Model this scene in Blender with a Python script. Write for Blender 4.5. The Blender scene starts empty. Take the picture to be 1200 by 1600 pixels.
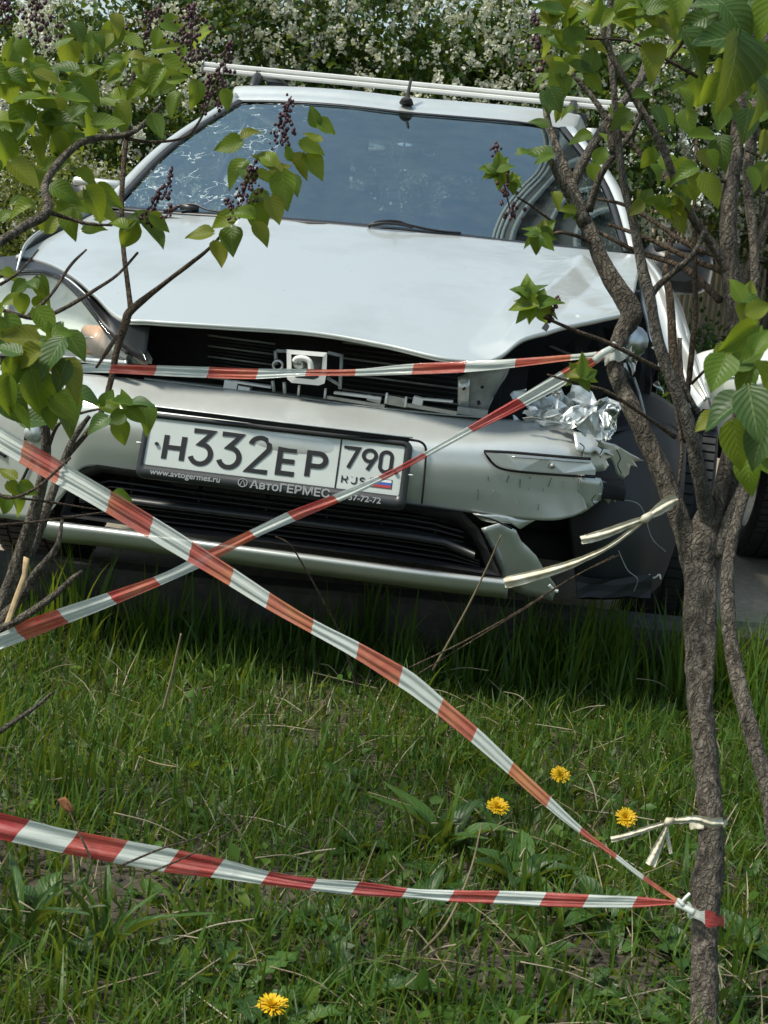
import bpy, bmesh, math, random
import numpy as np
from mathutils import Vector, Matrix, noise
random.seed(7); rng = np.random.default_rng(7)
SC = bpy.context.scene; COL = SC.collection
# ------------------------------------------------------------------ camera
CAM = np.array([0.46554491, -2.84806765, 0.8639594]); YAW, PITCH, ROLL, FPX = -0.08146636, -0.16258746, 0.10833252, 2236.26429
_f = np.array([math.sin(YAW)*math.cos(PITCH), math.cos(YAW)*math.cos(PITCH), math.sin(PITCH)])
_r = np.array([math.cos(YAW), -math.sin(YAW), 0.0]); _u = np.cross(_r, _f)
CR = math.cos(ROLL)*_r + math.sin(ROLL)*_u; CU = -math.sin(ROLL)*_r + math.cos(ROLL)*_u; CF = _f
cam = bpy.data.cameras.new('camera'); camo = bpy.data.objects.new('camera', cam); COL.objects.link(camo)
camo.matrix_world = Matrix(((CR[0], CU[0], -CF[0], CAM[0]), (CR[1], CU[1], -CF[1], CAM[1]), (CR[2], CU[2], -CF[2], CAM[2]), (0, 0, 0, 1)))
cam.sensor_fit = 'VERTICAL'; cam.sensor_height = 24; cam.lens = 24*FPX/1600; cam.clip_start = 0.05; cam.clip_end = 600
cam.dof.use_dof = True; cam.dof.focus_distance = 3.3; cam.dof.aperture_fstop = 18.0
SC.camera = camo
# ------------------------------------------------------------------ light
SUN_EL, SUN_AZ = 56.0, -112.0          # azimuth measured from +Y (away from the camera) towards +X
w = bpy.data.worlds.new('World'); SC.world = w; w.use_nodes = True
nt = w.node_tree; bg = nt.nodes['Background']; sk = nt.nodes.new('ShaderNodeTexSky'); sk.sky_type = 'NISHITA'; sk.sun_disc = False
sk.sun_elevation = math.radians(SUN_EL); sk.sun_rotation = math.radians(SUN_AZ); sk.air_density = 1.7; sk.dust_density = 1.6
tc_ = nt.nodes.new('ShaderNodeTexCoord'); cn_ = nt.nodes.new('ShaderNodeTexNoise'); cn_.inputs['Scale'].default_value = 2.2; cn_.inputs['Detail'].default_value = 6; cn_.inputs['Roughness'].default_value = .55
cr_ = nt.nodes.new('ShaderNodeMapRange'); cr_.inputs['From Min'].default_value = .3; cr_.inputs['From Max'].default_value = .7; cr_.inputs['To Min'].default_value = .45; cr_.inputs['To Max'].default_value = .75   # thin high cloud veil
cm_ = nt.nodes.new('ShaderNodeMix'); cm_.data_type = 'RGBA'; cm_.inputs[7].default_value = (1.55, 2.0, 2.3, 1)
nt.links.new(tc_.outputs['Generated'], cn_.inputs['Vector']); nt.links.new(cn_.outputs['Fac'], cr_.inputs['Value']); nt.links.new(cr_.outputs[0], cm_.inputs[0]); nt.links.new(sk.outputs[0], cm_.inputs[6])
nt.links.new(cm_.outputs[2], bg.inputs[0]); bg.inputs[1].default_value = 0.145
sl = bpy.data.lights.new('sun', 'SUN'); sl.energy = 3.2; sl.angle = math.radians(10); sl.color = (1, .94, .82)
so = bpy.data.objects.new('sun', sl); COL.objects.link(so)
_e, _a = math.radians(SUN_EL), math.radians(SUN_AZ)
so.rotation_euler = Vector((math.sin(_a)*math.cos(_e), math.cos(_a)*math.cos(_e), math.sin(_e))).to_track_quat('Z', 'Y').to_euler()
SC.view_settings.view_transform = 'Standard'; SC.view_settings.look = 'None'; SC.view_settings.gamma = 1; SC.view_settings.exposure = 0.68
SC.view_settings.use_curve_mapping = False
SC.cycles.max_bounces = 8; SC.cycles.transparent_max_bounces = 12; SC.cycles.caustics_reflective = False; SC.cycles.caustics_refractive = False
SC.cycles.sample_clamp_indirect = 6

# ------------------------------------------------------------------ pixel rays -> points in the place (metres)
def ray(px, py): return CF + ((px-600)/FPX)*CR - ((py-800)/FPX)*CU
def Y(px, py, y): d = ray(px, py); return CAM + d*((y-CAM[1])/d[1])
def Zp(px, py, z): d = ray(px, py); return CAM + d*((z-CAM[2])/d[2])
def D(px, py, d): return CAM + ray(px, py)*d
def Y3(t): return Y(*t)

# ------------------------------------------------------------------ objects
def wl(o):
    v = Vector((0, 0, 0))
    while o is not None: v += o.location; o = o.parent
    return v
def tag(o, label=None, cat=None, group=None, kind=None):
    if label: o['label'] = label
    if cat: o['category'] = cat
    if group: o['group'] = group
    if kind: o['kind'] = kind
    return o
def thing(name, label, cat, loc=(0, 0, 0), group=None):
    o = bpy.data.objects.new(name, None); COL.objects.link(o); o.location = Vector([float(c) for c in loc]); o.empty_display_size = .05
    return tag(o, label, cat, group)
def link(name, me, parent=None, loc=None):
    o = bpy.data.objects.new(name, me); COL.objects.link(o)
    if parent: o.parent = parent
    if loc is not None: o.location = loc
    return o
def mesh(name, V, F, mat, smooth=True, uv=None):
    me = bpy.data.meshes.new(name)
    V = np.asarray(V, float)
    me.from_pydata(V.tolist(), [], [list(map(int, f)) for f in F])
    me.materials.append(mat)
    if smooth: me.polygons.foreach_set('use_smooth', np.ones(len(me.polygons), bool))
    if uv is not None:
        l = me.uv_layers.new(name='UVMap'); idx = np.empty(len(me.loops), np.int32); me.loops.foreach_get('vertex_index', idx)
        l.data.foreach_set('uv', np.asarray(uv, float)[idx].ravel())
    me.update(); return me
def obj(name, V, F, mat, parent=None, smooth=True, uv=None, thick=0, bevel=0, offset=0):
    V = np.asarray(V, float)
    if parent is not None: V = V - np.array(wl(parent))
    o = link(name, mesh(name, V, F, mat, smooth, uv), parent)
    if thick:
        m = o.modifiers.new('s', 'SOLIDIFY'); m.thickness = thick; m.offset = offset
    if bevel:
        m = o.modifiers.new('b', 'BEVEL'); m.width = bevel; m.segments = 2; m.limit_method = 'ANGLE'
    return o
class MB:
    """collects faces of one mesh"""
    def __init__(s): s.V = []; s.F = []; s.U = []
    def add(s, V, F, U=None):
        n = len(s.V); s.V += [tuple(map(float, v)) for v in V]; s.F += [[i+n for i in f] for f in F]
        s.U += list(U) if U is not None else [(0, 0)]*len(V); return s
    def box(s, c, d, R=None):
        c = np.array(c); d = np.array(d)/2; vs = []
        for x in (-1, 1):
            for y in (-1, 1):
                for z in (-1, 1):
                    p = np.array((x, y, z))*d
                    if R is not None: p = R@p
                    vs.append(c+p)
        return s.add(vs, [(0, 1, 3, 2), (4, 6, 7, 5), (0, 4, 5, 1), (2, 3, 7, 6), (0, 2, 6, 4), (1, 5, 7, 3)])
    def tube(s, P, R, n=8, jit=0, cap=True, seed=0, flat=None):
        V, F, U = tube(P, R, n, jit, cap, seed, flat); return s.add(V, F, U)
    def out(s, name, mat, parent=None, **k): return obj(name, s.V, s.F, mat, parent, uv=s.U, **k)
def crom(P, n):
    """Catmull-Rom through the rows of P, n points"""
    P = np.asarray(P, float); m = len(P)
    if m == 2: t = np.linspace(0, 1, n).reshape((-1,)+(1,)*(P.ndim-1)); return P[0]*(1-t)+P[1]*t
    E = np.concatenate([[2*P[0]-P[1]], P, [2*P[-1]-P[-2]]]); t = np.linspace(0, m-1, n); i = np.minimum(t.astype(int), m-2); f = (t-i)
    f = f.reshape((-1,)+(1,)*(P.ndim-1)); a, b, c, d = E[i], E[i+1], E[i+2], E[i+3]
    return .5*((2*b)+(c-a)*f+(2*a-5*b+4*c-d)*f*f+(3*b-a-3*c+d)*f**3)
def grid(rows, nu, nv):
    """rows[v][u] control points -> smooth nv x nu grid"""
    A = np.array([crom(np.array(r), nu) for r in rows]); return crom(A, nv)
def gmesh(G):
    nv, nu = G.shape[:2]; V = G.reshape(-1, 3); F = [(j*nu+i, j*nu+i+1, (j+1)*nu+i+1, (j+1)*nu+i) for j in range(nv-1) for i in range(nu-1)]
    U = [(i/(nu-1), j/(nv-1)) for j in range(nv) for i in range(nu)]; return V, F, U
def patch(name, G, mat, parent=None, thick=.003, **k):
    V, F, U = gmesh(G); return obj(name, V, F, mat, parent, uv=U, thick=thick, **k)
def fr(P):
    P = np.asarray(P, float); T = np.gradient(P, axis=0); T /= np.linalg.norm(T, axis=1)[:, None]+1e-12
    n = np.cross(T[0], (0.3, .2, 1)); n /= np.linalg.norm(n); N = []
    for t in T:
        n = n - t*(n@t); n /= np.linalg.norm(n); N.append(n)
    N = np.array(N); return T, N, np.cross(T, N)
def tube(P, R, n=8, jit=0, cap=True, seed=0, flat=None):
    P = np.asarray(P, float); R = np.broadcast_to(np.asarray(R, float), (len(P),)); T, N, B = fr(P); V = []; U = []
    L = np.concatenate([[0], np.cumsum(np.linalg.norm(np.diff(P, axis=0), axis=1))])
    for k in range(len(P)):
        for i in range(n):
            a = 2*math.pi*i/n; r = R[k]
            if jit:
                q = P[k]*38+np.array((math.cos(a), math.sin(a), seed*3.1))*1.1
                r *= 1+jit*(noise.noise(Vector(q)) + .6*noise.noise(Vector(q*2.7)) + (.45*abs(noise.noise(Vector((q[0]*7, q[1]*7, q[2]*2.2+P[k][2]*60)))) if n > 20 else 0))
            V.append(P[k]+r*(math.cos(a)*N[k]+math.sin(a)*B[k]*(flat or 1))); U.append((i/n, L[k]))
    F = [(k*n+i, k*n+(i+1) % n, (k+1)*n+(i+1) % n, (k+1)*n+i) for k in range(len(P)-1) for i in range(n)]
    if cap: F += [list(range(n))[::-1], [(len(P)-1)*n+i for i in range(n)]]
    return V, F, U
def poly(name, P, mat, parent, thick=.004, rough=0, sub=0, smooth=True, freq=26):
    """a flat or slightly buckled sheet with the outline P"""
    P = np.array(P, float); bm = bmesh.new(); vs = [bm.verts.new(p-np.array(wl(parent))) for p in P]; f = bm.faces.new(vs)
    bmesh.ops.triangulate(bm, faces=[f])
    if sub: bmesh.ops.subdivide_edges(bm, edges=bm.edges[:], cuts=sub, use_grid_fill=True)
    if rough:
        for v in bm.verts:
            q = v.co*freq; v.co += rough*Vector((noise.noise(q), noise.noise(q+Vector((9, 0, 0))), noise.noise(q+Vector((0, 9, 0)))))
    me = bpy.data.meshes.new(name); bm.to_mesh(me); bm.free(); me.materials.append(mat)
    if smooth: me.polygons.foreach_set('use_smooth', np.ones(len(me.polygons), bool))
    o = link(name, me, parent)
    if thick:
        m = o.modifiers.new('s', 'SOLIDIFY'); m.thickness = thick; m.offset = 0
    return o

# ------------------------------------------------------------------ materials
class NT:
    def __init__(s, name):
        s.m = bpy.data.materials.new(name); s.m.use_nodes = True; s.t = s.m.node_tree; s.p = s.t.nodes['Principled BSDF']; s.o = s.t.nodes['Material Output']
    def n(s, typ, **k):
        x = s.t.nodes.new('ShaderNode'+typ)
        for a, b in k.items():
            if a.startswith('i_'):
                key = a[2:]; key = int(key) if key.isdigit() else key.replace('_', ' '); x.inputs[key].default_value = b
            else: setattr(x, a, b)
        return x
    def l(s, a, b): s.t.links.new(a, b)
    def noise(s, scale, detail=4, rough=.6, coord='Object', vec=None):
        n = s.n('TexNoise', i_Scale=scale, i_Detail=detail, i_Roughness=rough)
        if vec is None: vec = s.n('TexCoord').outputs[coord]
        s.l(vec, n.inputs['Vector']); return n.outputs['Fac']
    def ramp(s, fac, stops):
        r = s.n('ValToRGB'); e = r.color_ramp.elements
        while len(e) < len(stops): e.new(.5)
        for x, (p, c) in zip(e, stops): x.position = p; x.color = (*c, 1) if len(c) == 3 else c
        s.l(fac, r.inputs[0]); return r.outputs[0]
    def mix(s, fac, a, b, mode='MIX'):
        m = s.n('Mix', data_type='RGBA', blend_type=mode)
        for v, k in ((fac, 0), (a, 6), (b, 7)):
            if isinstance(v, bpy.types.NodeSocket): s.l(v, m.inputs[k])
            elif k == 0: m.inputs[0].default_value = v
            else: m.inputs[k].default_value = (*v, 1)
        return m.outputs[2]
    def math(s, op, a, b=0, c=0):
        m = s.n('Math', operation=op)
        for k, v in enumerate((a, b, c)):
            if isinstance(v, bpy.types.NodeSocket): s.l(v, m.inputs[k])
            else: m.inputs[k].default_value = v
        return m.outputs[0]
    def bump(s, h, strength=.3, dist=.01):
        b = s.n('Bump', i_Strength=strength, i_Distance=dist); s.l(h, b.inputs['Height']); s.l(b.outputs[0], s.p.inputs['Normal']); return b
    def set(s, **k):
        for a, v in k.items():
            i = s.p.inputs[a.replace('_', ' ')]
            if isinstance(v, bpy.types.NodeSocket): s.l(v, i)
            else: i.default_value = (*v, 1) if isinstance(v, tuple) and len(v) == 3 else v
        return s
def plain(name, c, rough=.5, metal=0, var=.15, scale=30, bump=0, **k):
    t = NT(name); f = t.noise(scale, 5)
    lo = tuple(x*(1-var) for x in c); hi = tuple(min(1, x*(1+var)) for x in c)
    t.set(Base_Color=t.ramp(f, [(.3, lo), (.7, hi)]), Roughness=rough, Metallic=metal, **k)
    if bump: t.bump(f, bump, .004)
    return t.m
def paint():
    t = NT('silver_paint'); d = t.noise(3.2, 6, .65); g = t.noise(45, 4); fl = t.noise(2600, 1)
    dirt = t.math('MULTIPLY', t.ramp(d, [(.48, (0, 0, 0)), (.72, (1, 1, 1))]), .45)
    c = t.mix(t.math('MULTIPLY', fl, .35), (.60, .635, .61), (.50, .53, .51)); c = t.mix(dirt, c, (.36, .36, .32))
    t.set(Base_Color=c, Metallic=.5, Roughness=t.math('MULTIPLY_ADD', g, .14, .30)); t.p.inputs['Coat Weight'].default_value = .6
    t.p.inputs['Coat Roughness'].default_value = .07
    return t.m
def glass(name, tint, ior=1.55, cracks=False, rough=.0, milk=.05, milkc=(.42, .45, .43), refl=(1, 1, 1)):
    t = NT(name); tr = t.n('BsdfTransparent', i_Color=(*tint, 1)); gl = t.n('BsdfGlossy', i_Roughness=rough, i_Color=(*refl, 1)); fz = t.n('Fresnel', i_IOR=ior)
    mx = t.n('MixShader'); t.l(fz.outputs[0], mx.inputs[0]); t.l(tr.outputs[0], mx.inputs[1]); t.l(gl.outputs[0], mx.inputs[2]); out = mx.outputs[0]
    co = t.n('TexCoord').outputs['Object']
    dust = t.noise(14, 6, .7); dd = t.n('BsdfDiffuse', i_Color=(*milkc, 1)); m3 = t.n('MixShader')
    t.l(t.math('MULTIPLY', t.ramp(dust, [(.2 if milk > .1 else .4, (0, 0, 0)), (.8, (1, 1, 1))]), milk), m3.inputs[0]); t.l(out, m3.inputs[1]); t.l(dd.outputs[0], m3.inputs[2]); out = m3.outputs[0]
    if cracks:
        dist = t.n('TexNoise', i_Scale=7, i_Detail=5); t.l(co, dist.inputs['Vector'])
        v = t.n('TexVoronoi', feature='DISTANCE_TO_EDGE', i_Scale=11); vm = t.n('VectorMath', operation='MULTIPLY_ADD'); vm.inputs[1].default_value = (.25, .25, .25)
        t.l(dist.outputs['Color'], vm.inputs[0]); t.l(co, vm.inputs[2]); t.l(vm.outputs[0], v.inputs['Vector'])
        line = t.math('LESS_THAN', v.outputs[0], .012)
        sep = t.n('SeparateXYZ'); uvm = t.n('UVMap'); t.l(uvm.outputs[0], sep.inputs[0])
        near = t.math('MULTIPLY', t.math('LESS_THAN', sep.outputs[0], .27), t.math('GREATER_THAN', t.noise(6, 3), .52))
        spot = t.math('MULTIPLY', t.math('GREATER_THAN', t.noise(42, 5, .8), .66), near)
        k = t.math('MULTIPLY', t.math('MAXIMUM', t.math('MULTIPLY', t.math('MULTIPLY', line, near), .75), spot), .75)
        df = t.n('BsdfDiffuse', i_Color=(.6, .68, .68, 1)); m2 = t.n('MixShader'); t.l(k, m2.inputs[0]); t.l(out, m2.inputs[1]); t.l(df.outputs[0], m2.inputs[2]); out = m2.outputs[0]
    t.l(out, t.o.inputs[0]); return t.m
def leafmat(name, cols, trans=.35, rough=.45, rnd='obj', vein=True):
    """leaf skin: tone from a random number per leaf, plus light through the blade"""
    t = NT(name); uv = t.n('UVMap').outputs[0]; sep = t.n('SeparateXYZ'); t.l(uv, sep.inputs[0])
    r = t.n('ObjectInfo').outputs['Random'] if rnd == 'obj' else sep.outputs[0]
    c = t.ramp(r, [(i/(len(cols)-1), x) for i, x in enumerate(cols)])
    c = t.mix(t.math('MULTIPLY', t.noise(55, 4), .35), c, tuple(.55*x for x in cols[0]))
    if vein and rnd == 'obj':
        ab = t.math('ABSOLUTE', t.math('SUBTRACT', sep.outputs[0], .5)); mid = t.math('LESS_THAN', ab, .018)
        ph = t.math('SUBTRACT', t.math('MULTIPLY', sep.outputs[1], 7.5), t.math('MULTIPLY', ab, 5.5)); fr_ = t.math('FRACT', ph); vv = t.math('LESS_THAN', t.math('ABSOLUTE', t.math('SUBTRACT', fr_, .5)), .055)
        vn = t.math('MAXIMUM', mid, t.math('MULTIPLY', vv, .5)); c = t.mix(t.math('MULTIPLY', vn, .55), c, (.22, .30, .10))
        t.bump(t.math('SUBTRACT', 1, t.math('ABSOLUTE', t.math('SUBTRACT', fr_, .5))), .22, .003)
    t.set(Base_Color=c, Roughness=rough); t.p.inputs['Specular IOR Level'].default_value = .35
    tl = t.n('BsdfTranslucent'); g = t.mix(.55, c, (.36, .42, .03)); t.l(g, tl.inputs[0]); mx = t.n('MixShader'); mx.inputs[0].default_value = trans
    t.l(t.p.outputs[0], mx.inputs[1]); t.l(tl.outputs[0], mx.inputs[2]); t.l(mx.outputs[0], t.o.inputs[0]); return t.m
def bark(name, a, b, c):
    t = NT(name); co = t.n('TexCoord').outputs['Object']; mp = t.n('Mapping'); mp.inputs['Scale'].default_value = (1, 1, .35); t.l(co, mp.inputs[0])
    n1 = t.noise(110, 9, .75, vec=mp.outputs[0]); n2 = t.noise(14, 5, .6); v = t.n('TexVoronoi', i_Scale=120); t.l(mp.outputs[0], v.inputs['Vector'])
    col = t.ramp(n1, [(.36, a), (.5, b), (.66, c)]); col = t.mix(t.math('MULTIPLY', t.ramp(n2, [(.45, (0, 0, 0)), (.7, (1, 1, 1))]), .5), col, tuple(.5*x for x in b))
    t.set(Base_Color=col, Roughness=.9); 
    mp2 = t.n('Mapping'); mp2.inputs['Scale'].default_value = (1, 1, .13); t.l(co, mp2.inputs[0]); wv = t.n('VectorMath', operation='MULTIPLY_ADD'); wv.inputs[1].default_value = (.03, .03, .03); nz = t.n('TexNoise', i_Scale=40, i_Detail=4); t.l(co, nz.inputs['Vector']); t.l(nz.outputs['Color'], wv.inputs[0]); t.l(mp2.outputs[0], wv.inputs[2])
    ck = t.n('TexVoronoi', feature='DISTANCE_TO_EDGE', i_Scale=150); t.l(wv.outputs[0], ck.inputs['Vector']); crack = t.ramp(ck.outputs[0], [(.0, (0, 0, 0)), (.22, (1, 1, 1))])
    col2 = t.mix(t.math('MULTIPLY', t.math('SUBTRACT', 1, crack), .34), col, tuple(.6*x for x in a)); t.l(col2, t.p.inputs['Base Color'])
    h = t.math('ADD', t.math('MULTIPLY', n1, .7), t.math('MULTIPLY', crack, .3)); t.bump(h, 1.0, .012); return t.m
M = {}
M['paint'] = paint()
M['steel'] = plain('bare_steel', (.52, .54, .53), .32, .9, .2, 40)
M['dull_steel'] = plain('dull_grey_metal', (.30, .32, .30), .55, .5, .3, 30, .1)
M['foil'] = plain('crushed_metal', (.50, .54, .53), .42, .6, .3, 60, .25)
M['black'] = plain('black_plastic', (.016, .017, .018), .42, 0, .3, 60, .05)
M['matte'] = plain('matte_black', (.010, .010, .011), .85, 0, .4, 20)  # plain matte black for gaps, seams, undersides and open hollows
M['rubber'] = plain('tyre_rubber', (.022, .022, .022), .8, 0, .35, 40, .2)
M['liner'] = plain('liner_plastic', (.007, .009, .013), .6, 0, .5, 9, .1)
M['white_alu'] = plain('white_aluminium', (.80, .80, .76), .42, 0, .08, 12)
M['chrome'] = plain('chrome', (.75, .77, .76), .14, 1, .05, 20)
M['plate'] = plain('plate_white', (.56, .61, .58), .4, 0, .05, 12)
M['ink'] = plain('plate_black', (.012, .012, .013), .5, 0, .1)
M['frame_ink'] = plain('frame_lettering', (.30, .32, .32), .5, 0, .1)
M['frame'] = plain('frame_black', (.022, .025, .027), .38, 0, .2)
for k, c in (('flag_w', (.75, .76, .76)), ('flag_b', (.04, .12, .45)), ('flag_r', (.45, .05, .05))): M[k] = plain('flag_'+k, c, .5, 0, .05)
M['glass'] = glass('windscreen_glass', (.86, .94, .96), 3.3, True, refl=(.76, .95, 1))
M['sglass'] = glass('side_glass', (.6, .66, .66), 1.6)
M['rglass'] = glass('rear_glass', (.35, .40, .42), 1.6)
M['lens'] = glass('headlight_lens', (.92, .95, .92), 1.42, milk=.22, milkc=(.78, .84, .80))
M['reflector'] = plain('pale_reflector', (.70, .76, .72), .5, 0, .1, 8)
M['orange'] = plain('amber_cap', (.64, .36, .22), .35, 0, .15, 60)
M['fabric'] = plain('seat_fabric', (.05, .055, .06), .95, 0, .2, 90)
M['dash'] = plain('dashboard', (.03, .035, .038), .75, 0, .2, 50)
M['clear'] = glass('clear_plastic', (.9, .93, .93), 1.5)
M['string'] = plain('pale_cord', (.62, .62, .56), .8)
M['white_paint'] = plain('white_paint', (.78, .79, .77), .28, 0, .04, 6)
M['bark'] = bark('bark', (.022, .015, .010), (.15, .128, .098), (.34, .30, .24))
M['bark_pale'] = bark('pale_bark', (.045, .038, .030), (.17, .15, .12), (.33, .31, .26))
M['twig'] = bark('twig_bark', (.035, .022, .013), (.11, .075, .045), (.22, .165, .11))
M['torn_wood'] = plain('torn_wood', (.50, .36, .20), .8, 0, .3, 70)
M['bud'] = plain('maroon_buds', (.060, .020, .026), .6, 0, .5, 90)
M['leaf'] = leafmat('lilac_leaf', [(.050, .115, .013), (.095, .18, .015), (.135, .23, .018), (.20, .275, .02), (.235, .225, .03)], .5)
M['leaf_dark'] = leafmat('shaded_lilac_leaf', [(.025, .070, .016), (.040, .095, .018), (.055, .120, .020)], .30)  # darker copy of the lilac leaf, its shade put into the colour
M['weed'] = leafmat('weed_leaf', [(.022, .062, .014), (.038, .095, .018), (.058, .130, .020)], .25)
M['grass'] = leafmat('grass_blade', [(.022, .066, .008), (.042, .112, .012), (.070, .152, .016), (.120, .185, .022)], .36, .5, 'uv')
M['straw'] = leafmat('dry_straw', [(.16, .13, .075), (.28, .23, .14), (.42, .37, .26)], .15, .7, 'uv')
M['hedge'] = leafmat('hedge_leaf', [(.012, .036, .008), (.028, .078, .014), (.055, .122, .020), (.095, .165, .028)], .25, .5, 'uv')
M['ygreen'] = leafmat('yellow_green_leaf', [(.055, .08, .014), (.11, .145, .022), (.18, .21, .04), (.25, .25, .08)], .3, .5, 'uv')
M['blossom'] = leafmat('white_blossom', [(.58, .60, .48), (.75, .76, .66), (.82, .82, .76)], .3, .7, 'uv')
M['petal'] = leafmat('yellow_petal', [(.72, .40, .008), (.82, .52, .012), (.85, .60, .02)], .2, .6, 'uv')
M['soil'] = plain('soil', (.058, .048, .034), .95, 0, .55, 26, .8)
M['road'] = plain('dusty_road', (.25, .225, .175), .95, 0, .25, 40, .4)
M['kerb'] = plain('kerb_concrete', (.065, .064, .058), .95, 0, .35, 30, .5)
M['dead'] = plain('dead_leaf', (.22, .085, .03), .8, 0, .4, 60)
# ================================================================== SETTING
def yk(x): return .393+.135*x
def gz(x, y):
    z = .022*noise.noise(Vector((x*1.7, y*1.7, 0)))+.012*noise.noise(Vector((x*7, y*7, 3)))
    k = max(0, 1-(yk(x)-y)/.25); return z-.015+.02*k
obj('ground', [(-300, -300, -.08), (300, -300, -.08), (300, 300, -.08), (-300, 300, -.08)], [(0, 1, 2, 3)], M['soil'])['kind'] = 'structure'
def sheet(name, x0, x1, y0, y1, nx, ny, zf, mat, yclip=None):
    V = []; 
    for j in range(ny+1):
        for i in range(nx+1):
            x = x0+(x1-x0)*i/nx; ye = yclip(x) if yclip else y1; y = y0+(ye-y0)*j/ny; V.append((x, y, zf(x, y)))
    F = [(j*(nx+1)+i, j*(nx+1)+i+1, (j+1)*(nx+1)+i+1, (j+1)*(nx+1)+i) for j in range(ny) for i in range(nx)]
    o = obj(name, V, F, mat); o['kind'] = 'structure'; return o
sheet('lawn_soil', -6, 7, -7, 0, 150, 150, gz, M['soil'], yk)
V = [(x, y, 0.004*noise.noise(Vector((x*3, y*3, 0)))) for x, y in []]
obj('road', [(-40, yk(-40)+.05, 0), (40, yk(40)+.05, 0), (40, 6.3+.135*40, 0), (-40, 6.3-.135*40, 0)], [(0, 1, 2, 3)], M['road'])['kind'] = 'structure'
kb = MB(); n = 60; prof = [(0, -.1), (0, .112), (.012, .124), (.10, .126), (.112, .114), (.112, -.1)]
V = []
for i in range(n+1):
    x = -9+18*i/n; y = yk(x)+.004*noise.noise(Vector((x*2, 0, 0)))
    for a, z in prof: V.append((x-.13*a, y+a, z+.006*noise.noise(Vector((x*5, a*20, z*20)))))
m = len(prof)
kb.add(V, [(i*m+k, i*m+k+1, (i+1)*m+k+1, (i+1)*m+k) for i in range(n) for k in range(m-1)]); kb.out('kerb', M['kerb'], smooth=False)['kind'] = 'structure'
sheet('far_bank', -25, 25, 6.2, 30, 60, 40, lambda x, y: -.02+.05*noise.noise(Vector((x*.7, y*.7, 5)))+(.0 if y > 7 else -.05), M['soil'])

# ---- ribbed beige metal fence behind the shrubs and the tall building mirrored in the windscreen
M['beige'] = plain('beige_metal', (.62, .56, .42), .6, 0, .08, 3)
fe = thing('corrugated_fence', 'beige ribbed metal fence showing between the shrubs behind the cars', 'fence', (3.6, 10.0, 0))
for k in range(6):
    x0 = .6+k*1.1; xs = np.linspace(x0, x0+1.095, 110); b = MB()
    V = [(x, 10+.1*k*0+.012*np.sign(math.sin(x*2*math.pi/.05))*min(1, abs(math.sin(x*2*math.pi/.05))*3), z) for z in (-.05, 1.75) for x in xs]
    b.add(V, [(i, i+1, 110+i+1, 110+i) for i in range(109)]); b.out('panel', M['beige'], fe, thick=.002)
for k in range(4): MB().box((.65+k*2.15, 10.06, .85), (.06, .06, 1.9)).out('post', M['dull_steel'], fe)
M['facade'] = plain('facade_panel', (.045, .055, .058), .6, 0, .2, .4); M['fin'] = plain('pale_fin', (.62, .66, .66), .6)
bl = thing('tall_building', 'tall block with pale vertical ribs, mirrored as stripes in the right of the windscreen', 'building', (0, 0, 0))
MB().box((15.2, 18, 24), (24, 4, 48)).out('wall', M['facade'], bl)
fin_me = None
for k in range(19):
    x = 3.4+k*1.3
    if fin_me is None: f0 = MB().box((x, 15.88, 24), (.22, .26, 47)).out('rib', M['fin'], bl); fin_me = f0.data
    else: c = f0.copy(); COL.objects.link(c); c.location = (x-3.4, 0, 0)
for k in range(3): MB().box((3.12, 16.6+k*1.3, 24), (.2, .22, 47)).out('rib', M['fin'], bl)

# ---- foliage clouds
def leaf_cloud(C, size, seed, tone=(0, 1), aspect=.6, fold=.25, up=.3, face=None):
    """one small pointed folded leaf per centre C"""
    r = np.random.default_rng(seed); n = len(C); s = size*r.uniform(.65, 1.25, n)
    d = r.normal(size=(n, 3)); d[:, 2] -= .2; d /= np.linalg.norm(d, axis=1)[:, None]
    nn = r.normal(size=(n, 3)); nn[:, 2] += up*3
    if face is not None: nn += face
    nn -= (nn*d).sum(1)[:, None]*d; nn /= np.linalg.norm(nn, axis=1)[:, None]; b = np.cross(nn, d)
    L = s[:, None]; w = L*aspect*.5
    P = np.stack([C-d*L*.5, C-d*L*.1+b*w+nn*w*fold, C-d*L*.1-b*w+nn*w*fold, C+d*L*.25+b*w*.75+nn*w*fold*.6, C+d*L*.25-b*w*.75+nn*w*fold*.6, C+d*L*.55-nn*L*.08], 1)
    V = P.reshape(-1, 3); base = np.arange(n)[:, None]*6
    tri = np.array([(0, 1, 3, 5), (0, 5, 4, 2)]); F = (base[:, :, None]+tri[None]).reshape(-1, 4)
    t = r.uniform(tone[0], tone[1], n); U = np.stack([np.repeat(t, 6), np.tile([0, .4, .4, .7, .7, 1], n)], 1)
    return V, F, U
def fast_obj(name, V, F, U, mat, parent=None, smooth=False):
    V = np.asarray(V, float)
    if parent is not None: V = V-np.array(wl(parent))
    k = F.shape[1]; me = bpy.data.meshes.new(name); me.vertices.add(len(V)); me.vertices.foreach_set('co', V.ravel()); me.loops.add(F.size); me.loops.foreach_set('vertex_index', F.astype(np.int32).ravel())
    me.polygons.add(len(F)); me.polygons.foreach_set('loop_start', np.arange(0, F.size, k, dtype=np.int32))
    me.update(calc_edges=True); l = me.uv_layers.new(name='UVMap'); l.data.foreach_set('uv', U[F.ravel()].ravel().astype(np.float32))
    if smooth: me.polygons.foreach_set('use_smooth', np.ones(len(F), bool))
    me.materials.append(mat); me.validate(); return link(name, me, parent)
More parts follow.
